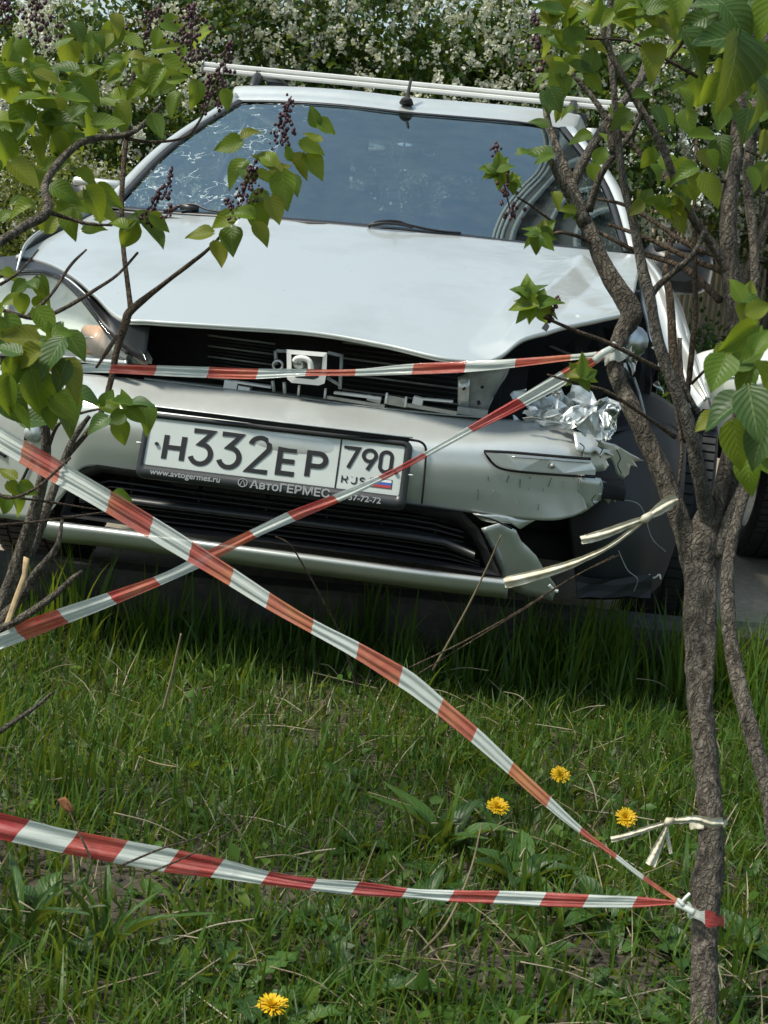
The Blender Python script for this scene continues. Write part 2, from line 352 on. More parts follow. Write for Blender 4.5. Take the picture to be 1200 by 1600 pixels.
def clump_points(c, rad, n, r, shell=.5, nclump=40, crad=.28):
    """points in clumps spread over an uneven ellipsoid: gaps stay between the clumps"""
    u = r.normal(size=(nclump, 3)); u /= np.linalg.norm(u, axis=1)[:, None]; k = r.uniform(shell, 1.05, nclump)[:, None]
    cc = np.array(c)+u*k*np.array(rad); i = r.integers(0, nclump, n); p = r.normal(size=(n, 3))*crad*.55*r.uniform(.6, 1.3, nclump)[i][:, None]
    return cc[i]+p
def bush(name, label, cat, c, rad, n, seed, leaf='hedge', size=.05, tone=(0, 1), nb=0, group=None, nclump=60, stems=4, bsize=.052):
    r = np.random.default_rng(seed); root = thing(name, label, cat, (c[0], c[1], 0), group)
    for k in range(stems):
        a = r.uniform(0, 6.28); tip = np.array((c[0]+rad[0]*.6*math.cos(a), c[1]+rad[1]*.5*math.sin(a), c[2]+rad[2]*r.uniform(.2, .7)))
        b0 = np.array((c[0]+.12*math.cos(a)*(k+1)/2, c[1]+.12*math.sin(a), -.08)); P = crom([b0, b0*.65+tip*.35+r.normal(size=3)*.08, b0*.3+tip*.7+r.normal(size=3)*.1, tip], 12)
        bm = MB(); bm.tube(P, np.linspace(.032, .008, 12), 7, .15, seed=k)
        for q in range(7):
            j = r.integers(3, 11); e = P[j]+r.normal(size=3)*np.array(rad)*.33+np.array((0, 0, .15)); bm.tube(crom([P[j], (P[j]+e)/2+r.normal(size=3)*.06, e], 6), np.linspace(.010, .003, 6), 5)
        bm.out('stem', M['bark'], root)
    P = clump_points(c, rad, n, r, .35, nclump); P = P[P[:, 2] > -.02]
    V, F, U = leaf_cloud(P, size, seed+1, tone); o = fast_obj('foliage', V, F, U, M[leaf], root); o['kind'] = 'stuff'
    if nb:
        # flower trusses: each a handful of small petals, near the outside of the crown
        u = r.normal(size=(nb, 3)); u[:, 1] = -np.abs(u[:, 1])*r.choice([1, 1, 1, -.4], nb); u /= np.linalg.norm(u, axis=1)[:, None]
        keep = np.array([noise.noise(Vector((x*2.2, y*2.2, z*2.2+seed))) > -.12 for x, y, z in u*np.array(rad)]); u = u[keep]
        cc = np.array(c)+u*np.array(rad)*r.uniform(.85, 1.12, len(u))[:, None]; cc = cc[cc[:, 2] > .15]
        q = np.repeat(cc, 15, 0)+r.normal(size=(len(cc)*15, 3))*bsize*.34*np.array((1, 1, 1.25))
        V, F, U = leaf_cloud(q, bsize*.52, seed+2, (0, 1), .9, .5); o = fast_obj('blossom', V, F, U, M['blossom'], root); o['kind'] = 'stuff'
    return root
GH = 'white flowering shrubs behind the car'
bush('flowering_shrub', 'white flowering shrub above the left end of the roof bar', 'shrub', (-2.05, 7.4, 1.75), (1.25, .8, 1.5), 22000, 11, nb=2200, group=GH)
bush('flowering_shrub', 'white flowering shrub above the windscreen, left of the short roof aerial', 'shrub', (-.55, 7.6, 1.85), (1.15, .8, 1.5), 22000, 12, nb=1600, group=GH)
bush('flowering_shrub', 'flowering shrub with sparser white blossom, right of the roof aerial', 'shrub', (.55, 7.7, 1.9), (1.0, .8, 1.45), 19000, 13, nb=1050, group=GH, tone=(.2, 1))
bush('flowering_shrub', 'white flowering shrub seen through the stems of the near tree', 'shrub', (1.95, 7.9, 2.75), (.95, .7, 1.2), 12000, 14, nb=900, group=GH, tone=(0, .7))
bush('flowering_shrub', 'white flowering shrub at the far end beyond the near tree', 'shrub', (3.3, 8.3, 2.0), (1.1, .8, 1.6), 15000, 15, nb=1700, group=GH, tone=(0, .7))
bush('yellow_green_bush', 'low yellow green bush behind the left windscreen pillar', 'bush', (-2.75, 5.9, .75), (1.15, .6, .95), 15000, 16, 'ygreen', .036, nclump=90)
bush('low_bush', 'low dark green bush at the foot of the beige fence', 'bush', (1.75, 7.6, .30), (.85, .45, .38), 5000, 17, 'hedge', .05, (.1, .7))
bush('dark_shrub', 'leafy dark shrub without blossom behind the middle of the flowering row', 'shrub', (-.9, 9.3, 1.6), (2.3, .7, 1.9), 30000, 18, 'hedge', .06, (0, .5), nclump=130)
bush('dark_shrub', 'tall leafy dark shrub without blossom behind the near tree stems', 'shrub', (2.6, 9.4, 3.1), (2.2, .5, 1.6), 24000, 20, 'hedge', .06, (0, .5), nclump=110)
bush('dark_shrub', 'leafy dark shrub without blossom behind the left end of the flowering row', 'shrub', (-3.9, 8.6, 1.6), (1.8, .8, 1.9), 24000, 19, 'hedge', .06, (0, .6), nb=700, nclump=100)
# ================================================================== THE WRECKED CAR
car = thing('damaged_car', 'silver estate car with crushed front corner and bare radiator, fenced off behind striped tape', 'car', (0.05, 2.0, 0))
P_ = M['paint']
def S(x): return .26*x*x   # the nose sweeps back to the sides
# ---- bumper
cols = [ # px,py for rows (rear top, roll-over, upper face, mid face, lower edge) and the depth of the face
 ((-330, 505), (-332, 550), (-334, 600), (-334, 680), (-330, 770), .42),
 ((-150, 545), (-152, 588), (-154, 640), (-154, 715), (-150, 800), .22),
 ((0, 572), (-1, 610), (-3, 642), (-6, 715), (-12, 808), .115),
 ((70, 580), (69, 616), (67, 648), (64, 700), (58, 812), .065),
 ((112, 583), (111, 619), (110, 652), (108, 690), (98, 775), .045),
 ((140, 585), (139, 622), (138, 655), (136, 690), (132, 731), .033),
 ((215, 592), (213, 633), (212, 662), (211, 700), (209, 738), .02),
 ((320, 604), (318, 647), (317, 676), (316, 715), (314, 752), .008),
 ((430, 618), (428, 660), (427, 690), (426, 730), (424, 765), .0),
 ((540, 633), (538, 673), (537, 704), (536, 745), (533, 778), .004),
 ((660, 646), (658, 686), (657, 716), (655, 754), (652, 790), .018),
 ((740, 652), (738, 690), (737, 722), (735, 762), (735, 801), .035),
 ((830, 658), (828, 693), (826, 728), (824, 770), (846, 813), .062),
 ((890, 668), (886, 698), (882, 735), (880, 775), (892, 808), .092),
 ((925, 683), (921, 702), (914, 740), (912, 772), (918, 796), .12)]
rows = [[], [], [], [], []]
for a, b, c, d, e, y in cols:
    rows[0].append(Y(*a, y+.115)); rows[1].append(Y(*b, y+.022)); rows[2].append(Y(*c, y+.0)); rows[3].append(Y(*d, y+.002)); rows[4].append(Y(*e, y+.014))
G = grid(rows, 120, 40)
bumper = patch('bumper', G, P_, car, .004, offset=1)
# torn right end: jagged sheets that carry on the bumper's skin
def B(px, py): # bumper depth at a pixel right of the fog lamp
    return Y(px, py, .062+(px-830)*.00065+max(0, px-930)*.0012)
tear = [(918, 694), (940, 690), (952, 700), (958, 712), (946, 718), (951, 728), (944, 735), (915, 740), (908, 720)]
poly('torn_edge', [B(*p) for p in tear], P_, bumper, .004, .0015, 3)
flap = [(928, 684), (962, 693), (1006, 720), (990, 722), (996, 731), (985, 729), (983, 744), (975, 751), (963, 741), (955, 722), (945, 706)]
poly('torn_flap', [B(p[0], p[1])+np.array((0, -.016+(p[1]-690)*.0007, 0)) for p in flap], P_, bumper, .003, .0028, 3)
low = [(908, 742), (938, 747), (936, 756), (944, 768), (935, 772), (938, 783), (926, 785), (921, 797), (905, 806), (900, 770)]
poly('torn_edge', [B(*p)+np.array((0, -.005+(p[1]-742)*.0004, 0)) for p in low], P_, bumper, .004, .0015, 3)
skin = [(896, 676), (918, 678), (934, 684), (950, 694), (960, 702), (951, 703), (957, 712), (944, 706), (938, 714), (930, 704), (920, 709), (900, 703)]
poly('torn_edge', [B(p[0], p[1])+np.array((0, -.010+(703-p[1])*.0010, 0)) for p in skin], P_, bumper, .003, .002, 3)
shred = [(938, 752), (953, 757), (957, 770), (965, 776), (962, 790), (954, 780), (948, 792), (940, 776)]
poly('torn_edge', [B(*p)+np.array((0, .03, 0)) for p in shred], M['dull_steel'], bumper, .003, .006, 2)
# seams and scratches of the plate recess: a dark groove round the plate
def ribbon(name, pts, width, mat, parent, up=None, thick=.002):
    """a narrow strip along 3-D points, its width along the picture's vertical of the car (z) or a given direction"""
    P = crom(np.array(pts), max(12, 6*len(pts))); T = np.gradient(P, axis=0); T /= np.linalg.norm(T, axis=1)[:, None]
    nrm = np.array((0, -1, .15)) if up is None else np.array(up); W = np.cross(T, nrm); W /= np.linalg.norm(W, axis=1)[:, None]
    wv = np.broadcast_to(np.asarray(width), (len(P),))[:, None]
    return patch(name, np.stack([P-W*wv/2, P+W*wv/2]), mat, parent, thick)
def face(px, py, dy=-.004):
    xs = [c[2][0] for c in cols]; ys = [c[5] for c in cols]; return Y(px, py, float(np.interp(px, xs, ys))+dy)
for L in (((938, 686), (934, 694), (940, 700), (936, 708)), ((962, 700), (968, 714), (964, 724), (970, 738)), ((905, 690), (912, 697), (908, 706)), ((930, 770), (924, 778), (928, 786))): ribbon('crack', [B(*p)+np.array((0, -.026, 0)) for p in L], .0022, M['matte'], bumper, thick=.0006)
ribbon('recess_groove', [face(232, 638), face(330, 650), face(440, 664), face(560, 678), face(640, 687)], .0085, M['matte'], bumper)
ribbon('recess_groove', [face(640, 687), face(656, 690), face(664, 697), face(666, 708)], .005, M['matte'], bumper)
ribbon('recess_groove', [face(666, 706), face(663, 745), face(659, 787)], .004, M['matte'], bumper)
ribbon('recess_edge', [face(232, 634, -.006), face(330, 646, -.006), face(440, 660, -.006), face(560, 674, -.006), face(645, 684, -.006)], .003, M['steel'], bumper)
# blanking strip of the fog lamp, right
fog = [(758, 707), (790, 709), (850, 714), (921, 719), (930, 733), (929, 742), (880, 739), (812, 735), (784, 728), (768, 719)]
fg = poly('fog_lamp_cover', [face(*p, -.010) for p in fog], P_, bumper, .006, smooth=False)
ribbon('cover_seam', [face(756, 705, -.009), face(800, 707, -.009), face(870, 713, -.011), face(923, 717, -.012)], .006, M['matte'], bumper)
ribbon('cover_seam', [face(757, 706, -.006), face(768, 722, -.006), face(786, 733, -.006), face(830, 739, -.008), face(930, 746, -.012)], .0045, M['matte'], bumper)
ribbon('cover_bead', [face(800, 714, -.016), face(860, 718, -.018), face(922, 723, -.018)], .003, M['steel'], bumper)
q = face(863, 728, -.018); MB().tube([q, q+np.array((0, -.004, 0))], .0055, 12).out('cover_screw', M['dull_steel'], bumper)
# fog lamp recess, left, with its lamp
fl = [(38, 655), (66, 652), (66, 668), (58, 686), (38, 688)]
poly('fog_lamp_recess', [face(p[0], p[1], -.003) for p in fl], M['matte'], bumper, .002)
q = face(52, 676, -.008); MB().tube([q+np.array((0, .03, 0)), q+np.array((.0, -.004, 0)), q+np.array((0, -.012, 0))], [.016, .020, .013], 14).out('fog_lamp', M['foil'], bumper)
ribbon('bumper_seam', [face(-40, 660), face(-20, 690), face(10, 712)], .012, M['matte'], bumper)
ribbon('bumper_seam', [face(30, 760), face(42, 735), face(52, 715)], .006, M['matte'], bumper)
for s in range(16):   # scuffs
    px, py = random.uniform(740, 900), random.uniform(745, 800); L = random.uniform(.004, .02); q = face(px, py, -.0035); a = random.uniform(1.3, 1.8)
    ribbon('scratch', [q, q+np.array((math.cos(a)*L, 0.0, math.sin(a)*L))], .0011, M['dull_steel'] if s % 2 else M['matte'], bumper, thick=.0006)
# ---- lower grille
GY = .045
grille = MB()
out = [(152, 726), (124, 736), (108, 760), (94, 806), (250, 828), (420, 848), (600, 872), (782, 900), (764, 862), (748, 826), (722, 800), (640, 788), (520, 775), (400, 760), (260, 741)]
inn = [(160, 738), (138, 746), (122, 766), (110, 800), (250, 820), (420, 840), (600, 863), (760, 888), (748, 858), (733, 832), (712, 814), (640, 800), (520, 786), (400, 771), (260, 752)]
def gy(px): return float(np.interp(px, [90, 200, 320, 430, 540, 660, 790], [.058, .022, .01, .0, .006, .022, .055]))
V = [Y(*p, gy(p[0])-.004) for p in out]+[Y(*p, gy(p[0])+.018) for p in inn]+[Y(p[0], p[1], gy(p[0])+.16) for p in inn]; n = len(out)
F = [(i, (i+1) % n, n+(i+1) % n, n+i) for i in range(n)]+[(n+i, n+(i+1) % n, 2*n+(i+1) % n, 2*n+i) for i in range(n)]+[list(range(2*n, 3*n))]
lower = obj('lower_grille', V, F, M['black'], car, smooth=False)
def gline(t, px): # pixel row of a slat: t 0 top .. 1 bottom
    top = np.interp(px, [100, 160, 260, 400, 520, 640, 720, 780], [766, 738, 752, 771, 786, 800, 815, 895]); bot = np.interp(px, [100, 250, 420, 600, 780], [802, 821, 841, 864, 892]); return top*(1-t)+bot*t
def slat(t, x0, x1, h, dpt, name, mat, dy=.03):
    b = MB(); xs = np.linspace(x0, x1, 14); prof = [(-dpt/2, -h*.3), (-dpt/2, h*.3), (0, h*.5), (dpt/2, h*.4), (dpt/2, -h*.4), (0, -h*.5)]; V = []
    for x in xs:
        c = Y(x, gline(t, x), gy(x)+dy)
        for a, z in prof: V.append(c+np.array((0, a, z)))
    m = 6; b.add(V, [(i*m+k, i*m+(k+1) % m, (i+1)*m+(k+1) % m, (i+1)*m+k) for i in range(13) for k in range(m)]+[list(range(m)), list(range(13*m, 14*m))[::-1]]); return b.out(name, mat, lower)
slat(.52, 128, 742, .016, .04, 'slat', M['black'], .022)
for t in (.14, .27, .40, .64, .76, .88): slat(t, 130, 725 if t < .5 else 750, .005, .03, 'slat', M['black'], .05)
for px in (205, 310, 415, 510, 595, 680):
    b = MB(); top = Y(px+4, gline(.0, px), gy(px)+.06); bot = Y(px-6, gline(1, px), gy(px)+.06); b.tube([top, bot], .004, 6); b.out('grille_bar', M['black'], lower)
# ---- bright lip under the grille and the broken piece at its right end
lipc = [(60, 808, .075), (78, 816, .062), (150, 825, .038), (260, 839, .018), (400, 858, .002), (520, 874, .004), (640, 890, .02), (740, 902, .042), (795, 908, .06)]
rw = [[Y(x, y-3, d+.03) for x, y, d in lipc], [Y(x, y, d-.008) for x, y, d in lipc], [Y(x-1, y+8, d-.012) for x, y, d in lipc], [Y(x-2, y+(20 if x > 70 else 9), d+.004) for x, y, d in lipc], [Y(x-3, y+(27 if x > 70 else 12), d+.05) for x, y, d in lipc]]
lip = patch('lip', grid(rw, 60, 16), P_, car, .003)
corner = [(783, 818), (806, 828), (815, 846), (838, 868), (850, 890), (872, 920), (866, 927), (862, 938), (810, 926), (786, 915), (784, 893), (768, 858), (752, 826)]
poly('torn_corner', [Y(p[0], p[1], .045+(p[0]-780)*.0005+(p[1]-810)*.0008) for p in corner], P_, lip, .004, .0012, 3)
ribbon('broken_edge', [Y(858, 914, .085), Y(866, 922, .09), Y(872, 924, .092)], .006, M['white_alu'], lip)
ribbon('crack', [Y(744, 806, .03), Y(770, 812, .035), Y(800, 826, .05)], .004, M['matte'], lip)
top_frag = [(738, 802), (790, 806), (835, 814), (812, 826), (798, 818), (770, 818), (752, 812)]
poly('torn_edge', [Y(p[0], p[1], .042+(p[0]-738)*.0004) for p in top_frag], P_, bumper, .004, .003, 2)
# ---- licence plate
pTL, pTR, pBL, pBR = Y(236, 652, .006), Y(634, 697, .012), Y(223, 726, -.016), Y(624, 776, -.008)
ex = (pTR-pTL+pBR-pBL)/2; ey = (pTL-pBL+pTR-pBR)/2; en = np.cross(ex, ey); en /= np.linalg.norm(en)
def PL(x, y, z=0):  # plate millimetres (0..520, 0..112 from the bottom) -> place
    a, b = x/520, y/112; return (pBL*(1-a)+pBR*a)*(1-b)+(pTL*(1-a)+pTR*a)*b+en*z
def rrect(x0, y0, x1, y1, r, n=5):
    P = []
    for cx, cy, a0 in ((x1-r, y1-r, 0), (x0+r, y1-r, 90), (x0+r, y0+r, 180), (x1-r, y0+r, 270)):
        for k in range(n+1): a = math.radians(a0+90*k/n); P.append((cx+r*math.cos(a), cy+r*math.sin(a)))
    return P
def slab(name, P2, z0, z1, mat, parent):
    n = len(P2); V = [PL(x, y, z0) for x, y in P2]+[PL(x, y, z1) for x, y in P2]
    return obj(name, V, [list(range(n, 2*n)), list(range(n))[::-1]]+[(i, (i+1) % n, n+(i+1) % n, n+i) for i in range(n)], mat, parent, smooth=False)
fp = slab('plate_holder', rrect(-12, -31, 534, 124, 18), -.012, .0, M['frame'], car)
# raised rim of the holder
ro, ri = rrect(-12, -31, 534, 124, 18), rrect(1, 1, 519, 111, 5); n = len(ro)
V = [PL(x, y, 0) for x, y in ro]+[PL(x*.985+4, y*.97+1, .007) for x, y in ro]+[PL(x, y, .006) for x, y in ri]+[PL(x, y, -.001) for x, y in ri]
obj('holder_rim', V, [(k*n+i, k*n+(i+1) % n, (k+1)*n+(i+1) % n, (k+1)*n+i) for k in range(3) for i in range(n)], M['frame'], fp)
slab('plate', rrect(0, 0, 520, 112, 8), .001, .003, M['plate'], fp)
def stroke(name, lines, wdt, z, mat, parent, closed=False):
    b = MB()
    for L in lines:
        L = np.array(L, float); cl = np.allclose(L[0], L[-1]); n = len(L); off = []
        for i in range(n):
            a = L[i]-L[i-1] if i else (L[0]-L[-2] if cl else L[1]-L[0]); c = L[i+1]-L[i] if i < n-1 else (L[1]-L[0] if cl else L[-1]-L[-2])
            a = a/np.linalg.norm(a); c = c/np.linalg.norm(c); na, nc = np.array((-a[1], a[0])), np.array((-c[1], c[0])); m = na+nc; m /= max(.5, (m@m)/2) if (m@m) > 0 else 1
            off.append(m*wdt/2)
        off = np.array(off); Lf, Rt = L+off, L-off
        V = [PL(*p, z) for p in Lf]+[PL(*p, z) for p in Rt]; W = [PL(*p, .0025) for p in Lf]+[PL(*p, .0025) for p in Rt]
        b.add(V+W, [(i, i+1, n+i+1, n+i) for i in range(n-1)]+[(i, 2*n+i, 2*n+i+1, i+1) for i in range(n-1)]+[(n+i, n+i+1, 3*n+i+1, 3*n+i) for i in range(n-1)]+[(0, n, 3*n, 2*n), (n-1, 3*n-1, 4*n-1, 2*n-1)])
    return b.out(name, mat, parent, smooth=False)
def arc(cx, cy, rx, ry, a0, a1, n=14): return [(cx+rx*math.cos(math.radians(a0+(a1-a0)*k/n)), cy+ry*math.sin(math.radians(a0+(a1-a0)*k/n))) for k in range(n+1)]
T_ = 10.5
def gH(x, y, w, h): return [[(x, y), (x, y+h)], [(x+w, y), (x+w, y+h)], [(x, y+h*.5), (x+w, y+h*.5)]]
def g3(x, y, w, h): r = h*.30; return [[(x+1, y+h), (x+w-2, y+h), (x+w*.42, y+2*r*1.02)]+arc(x+w/2, y+r, w/2, r, 80, -160, 18)]
def g2(x, y, w, h): r = w/2; return [arc(x+r, y+h-r, r, r, 170, -25, 14)+[(x, y), (x+w+2, y)]]
def gE(x, y, w, h): return [[(x+w, y+h), (x, y+h), (x, y), (x+w, y)], [(x, y+h*.52), (x+w*.92, y+h*.52)]]
def gP(x, y, w, h): r = h*.27; return [[(x, y), (x, y+h), (x+w-r, y+h)]+arc(x+w-r, y+h-r, r, r, 80, -90, 10)+[(x, y+h-2*r)]]
def g7(x, y, w, h): return [[(x, y+h-2), (x, y+h), (x+w, y+h), (x+w*.35, y)]]
def g9(x, y, w, h): r = w/2; return [arc(x+r, y+h-r, r, r, 0, 360, 20), [(x+w-.5, y+h-r-3), (x+w*.42, y)]]
def g0(x, y, w, h): r = w/2; return [arc(x+r, y+h-r, r, r, 0, 180, 10)+arc(x+r, y+r, r, r, 180, 360, 10)+[(x+w, y+h-r)]]
yb = 20
for nm, gl in (('letter', gH(40, yb, 36, 55)), ('digit', g3(92, yb-2, 41, 75)), ('digit', g3(150, yb-2, 41, 75)), ('digit', g2(211, yb-3, 38, 76)), ('letter', gE(272, yb, 33, 53)), ('letter', gP(331, yb, 34, 53))):
    stroke(nm, gl, T_, .0042, M['ink'], fp)
for gl in (g7(402, 50, 26, 44), g9(439, 50, 25, 44), g0(474, 50, 22, 44)): stroke('digit', gl, 7.5, .0042, M['ink'], fp)
stroke('divider', [[(391, 1), (391, 111)]], 3.2, .0036, M['ink'], fp)
R_ = [[(402, 16), (402, 31), (409, 31)]+arc(409, 27.3, 3.7, 3.7, 90, -90, 6)+[(402, 23.6)], [(408, 23.6), (413, 16)]]
U_ = [[(421, 31), (421, 20.5)]+arc(426, 20.5, 5, 4.5, 180, 360, 8)+[(431, 31)]]
S_ = [arc(443, 27.4, 4.6, 3.6, 30, 250, 8)+arc(443, 19.8, 4.8, 3.9, 80, -150, 8)]
for gl in (R_, U_, S_): stroke('letter', gl, 2.6, .0040, M['ink'], fp)
for k, y0 in (('flag_r', 15), ('flag_b', 21), ('flag_w', 27)): slab('flag_stripe', [(460, y0), (501, y0), (501, y0+6), (460, y0+6)], .0025, .0038, M[k], fp)
stroke('flag_border', [[(459, 14.5), (502, 14.5), (502, 33.5), (459, 33.5), (459, 14.5)]], .9, .004, M['ink'], fp)
slab('plate_bolt', arc(22, 52, 4, 4, 0, 330, 10), .002, .0075, M['ink'], fp); slab('plate_bolt', arc(507, 52, 4, 4, 0, 330, 10), .002, .0075, M['ink'], fp)
def text(name, s, x, y, h, mat, parent, z=.0085, sx=1.0, bold=0, track=1.0):
    cu = bpy.data.curves.new('txt', 'FONT'); cu.body = s; cu.size = 1; cu.space_character = track; cu.offset = bold; ob = bpy.data.objects.new('txt', cu); COL.objects.link(ob)
    bpy.context.view_layer.update(); me = bpy.data.meshes.new_from_object(ob.evaluated_get(bpy.context.evaluated_depsgraph_get())); bpy.data.objects.remove(ob); bpy.data.curves.remove(cu)
    co = [(v.co.x, v.co.y) for v in me.vertices]; F = [list(p.vertices) for p in me.polygons]; bpy.data.meshes.remove(me)
    return obj(name, [PL(x+a*h*sx, y+b*h, z) for a, b in co], F, mat, parent, smooth=False)
text('holder_lettering', 'www.avtogermes.ru', 19, -19.5, 19, M['frame_ink'], fp, sx=.92, bold=.018)
text('holder_lettering', 'АвтоГЕРМЕС', 222, -22, 25, M['frame_ink'], fp, sx=1.02, bold=.022)
text('holder_lettering', '737-72-72', 411, -21, 18, M['frame_ink'], fp, bold=.018)
stroke('holder_emblem', [arc(207, -13, 9, 9, 0, 360, 20), [(202, -19), (207, -6), (212, -19)]], 1.8, .0085, M['frame_ink'], fp)
for px in (0, 1):
    q = PL(-14+550*px, 50, .002); MB().box(q, (.012, .004, .003)).out('clip', M['white_alu'], fp)
# ---- hood: a gently crowned sheet, crushed at its right front corner
def zh(x, y): return .708+.28*min(y, 1.3)-.03*min(y, 1.3)**2-.075*abs(x/.8)**2.4*(1-.35*min(1, y))
def HD(px, py, dz=0):
    d = ray(px, py); lo, hi = 2.6, 5.2
    for k in range(40):
        m = (lo+hi)/2; p = CAM+d*m
        if p[2] > zh(p[0], p[1])+dz: lo = m
        else: hi = m
    return CAM+d*hi
hf = [(25, 400), (50, 404), (85, 415), (120, 436), (150, 462), (188, 496), (240, 502), (350, 509), (488, 519), (600, 538), (700, 560), (776, 561), (822, 533), (870, 513), (930, 500), (985, 488)]
hr = [(150, 333), (160, 331), (175, 330), (195, 330), (220, 332), (260, 335), (320, 338), (400, 342), (500, 349), (577, 356), (660, 364), (740, 372), (820, 381), (890, 388), (950, 394), (1004, 399)]
lift = [0]*10+[.0, .005, .03, .045, .058, .075]
rows = []
_wx = [172, 260, 400, 577, 720, 860, 985]; _wy = [1.26, 1.17, 1.10, 1.08, 1.10, 1.18, 1.31]
for t in (0, .07, .2, .36, .52, .68, .84):
    rows.append([HD(a[0]*(1-t)+b[0]*t, a[1]*(1-t)+b[1]*t, k*(1-t)**1.3) for a, b, k in zip(hf, hr, lift)])
roll = [p+np.array((0, .004, -.008)) for p in rows[0]]
rear = [Y(b[0], b[1], float(np.interp(b[0], _wx, _wy))-.012) for b in hr]
rows = rows[:4]+[[p*(1-w_)+(q*(1-t_2)+r_*t_2)*w_ for p, q, r_ in zip(rows[k], rows[3], rear)] for k, t_2, w_ in ((4, .25, .5), (5, .5, .85), (6, .75, 1.))]+[rear]
G = np.concatenate([grid([roll, rows[0]], 190, 3)[:2], grid(rows, 190, 110)])
def creased(G, pts, h, wd):
    """raise a sharp fold along a pixel line"""
    L = np.array([HD(*p)[:2] for p in pts])
    for j in range(G.shape[0]):
        for i in range(G.shape[1]):
            p = G[j, i]; best = 9
            for a, b in zip(L[:-1], L[1:]):
                ab = b-a; t = max(0, min(1, (p[:2]-a)@ab/(ab@ab))); dd = np.linalg.norm(p[:2]-a-t*ab); best = min(best, dd)
            if best < wd*2: G[j, i, 2] += h*max(0, 1-best/wd)
Gs = G[:, 118:]   # only the crushed side needs the folds
creased(Gs, [(785, 552), (835, 492), (880, 452), (905, 425)], .020, .07)
creased(Gs, [(905, 425), (950, 470), (985, 486)], .010, .05)
creased(Gs, [(835, 492), (900, 500), (960, 492)], .012, .05)
for j in range(G.shape[0]):
    for i in range(G.shape[1]):
        x, y, z = G[j, i]
        mk = max(0, min(1, (x-.27)/.10))*max(0, min(1, (.80-x)/.1))*max(0, min(1, (y-.42)/.25))*max(0, min(1, (1.2-y)/.15))
        if mk > 0:
            q = Vector((x*15+y*12, y*44-x*17, 0)); wq = q+Vector((noise.noise(q*.4), noise.noise(q*.4+Vector((5, 0, 0))), 0))*2.2
            G[j, i, 2] += mk*.0016*(abs(noise.noise(wq))*1.6+.35*noise.noise(wq*2.3))
        if x > .45 and y < .75:
            q = Vector((x*11, y*11, 4)); G[j, i, 2] += .003*noise.noise(q)*min(1, (x-.45)/.15)
hood = patch('hood', G, P_, car, .003)
from mathutils.bvhtree import BVHTree
_v, _q, _ = gmesh(G); bvh = BVHTree.FromPolygons([Vector(v) for v in _v], [tuple(q) for q in _q])
def HB(px, py, off=.002):
    d = Vector(ray(px, py)).normalized(); h = bvh.ray_cast(Vector(CAM), d); return None if h[0] is None else np.array(h[0]-d*off)
def jag(pts, w, mat, name, par):
    up, dn = [], []
    for k, p in enumerate(pts):
        e = 0 if k in (0, len(pts)-1) else w*random.uniform(.5, 1.6); a, b2 = HB(p[0]-e, p[1]-e*.7, .004), HB(p[0]+e, p[1]+e*.7, .004)
        if a is not None and b2 is not None: up.append(a); dn.append(b2)
    n = len(up)
    if n > 2: obj(name, up+dn, [(i, i+1, n+i+1, n+i) for i in range(n-1)], mat, par, thick=.001, smooth=False)
jag([(866, 482), (860, 492), (851, 500), (855, 508), (850, 516), (853, 524), (846, 528), (838, 533), (826, 538)], 2.6, M['matte'], 'tear', hood)
jag([(868, 481), (862, 484), (854, 486), (848, 492)], 2.2, M['dead'], 'rust', hood)
jag([(858, 522), (850, 528), (843, 530)], 3.0, M['white_alu'], 'bare_edge', hood)
jag([(800, 545), (806, 540), (812, 533)], 1.0, M['dull_steel'], 'scuff', hood)
for s in range(30):   # chips, tar spots and stone marks
    px, py = random.uniform(280, 860), random.uniform(400, 540)
    if py > np.interp(px, [280, 488, 700], [500, 512, 548]): continue
    q = HB(px, py, .001); r_ = random.uniform(.0006, .0018) if s > 4 else .0035
    if q is not None: MB().box(q, (r_*2.2, r_*2, .0012)).out('chip', M['matte'], hood)
washer = HD(715, 369, .006); MB().tube([washer-np.array((0, 0, .006)), washer+np.array((0, .004, .008)), washer+np.array((0, .012, .012))], [.014, .012, .005], 8).out('washer_jet', M['black'], hood)
# ---- windscreen, pillars, roof
wb = [((172, 325), 1.26), ((260, 333), 1.17), ((400, 342), 1.10), ((577, 356), 1.08), ((720, 371), 1.10), ((860, 387), 1.18), ((985, 398), 1.31)]
wt = [((372, 160), 2.0), ((450, 161), 1.93), ((540, 167), 1.89), ((625, 177), 1.88), ((720, 185), 1.89), ((810, 193), 1.93), ((884, 203), 2.0)]
b_ = [Y(*p, y) for p, y in wb]; t_ = [Y(*p, y) for p, y in wt]
mid = []
for k, (a, c) in enumerate(zip(b_, t_)):
    m = (a+c)/2+np.array((.0, -.004, .007)); m[0] += (-.03, -.02, -.008, 0, .008, .02, .034)[k]; mid.append(m)
q1 = [(a*.55+m*.55-c*.1) for a, m, c in zip(b_, mid, t_)]
WS = grid([b_, mid, t_], 60, 40)
patch('windscreen', WS, M['glass'], car, 0)
edge = np.concatenate([WS[:, 0][::1], WS[-1, 1:-1], WS[::-1, -1]])
ribbon('windscreen_seal', [p+np.array((0, -.004, .004)) for p in WS[0][::6]], .02, M['black'], car, up=(0, -.5, .85))
ribbon('windscreen_seal', [p+np.array((0, -.003, .004)) for p in WS[-1][::6]], .012, M['black'], car, up=(0, -.5, .85))
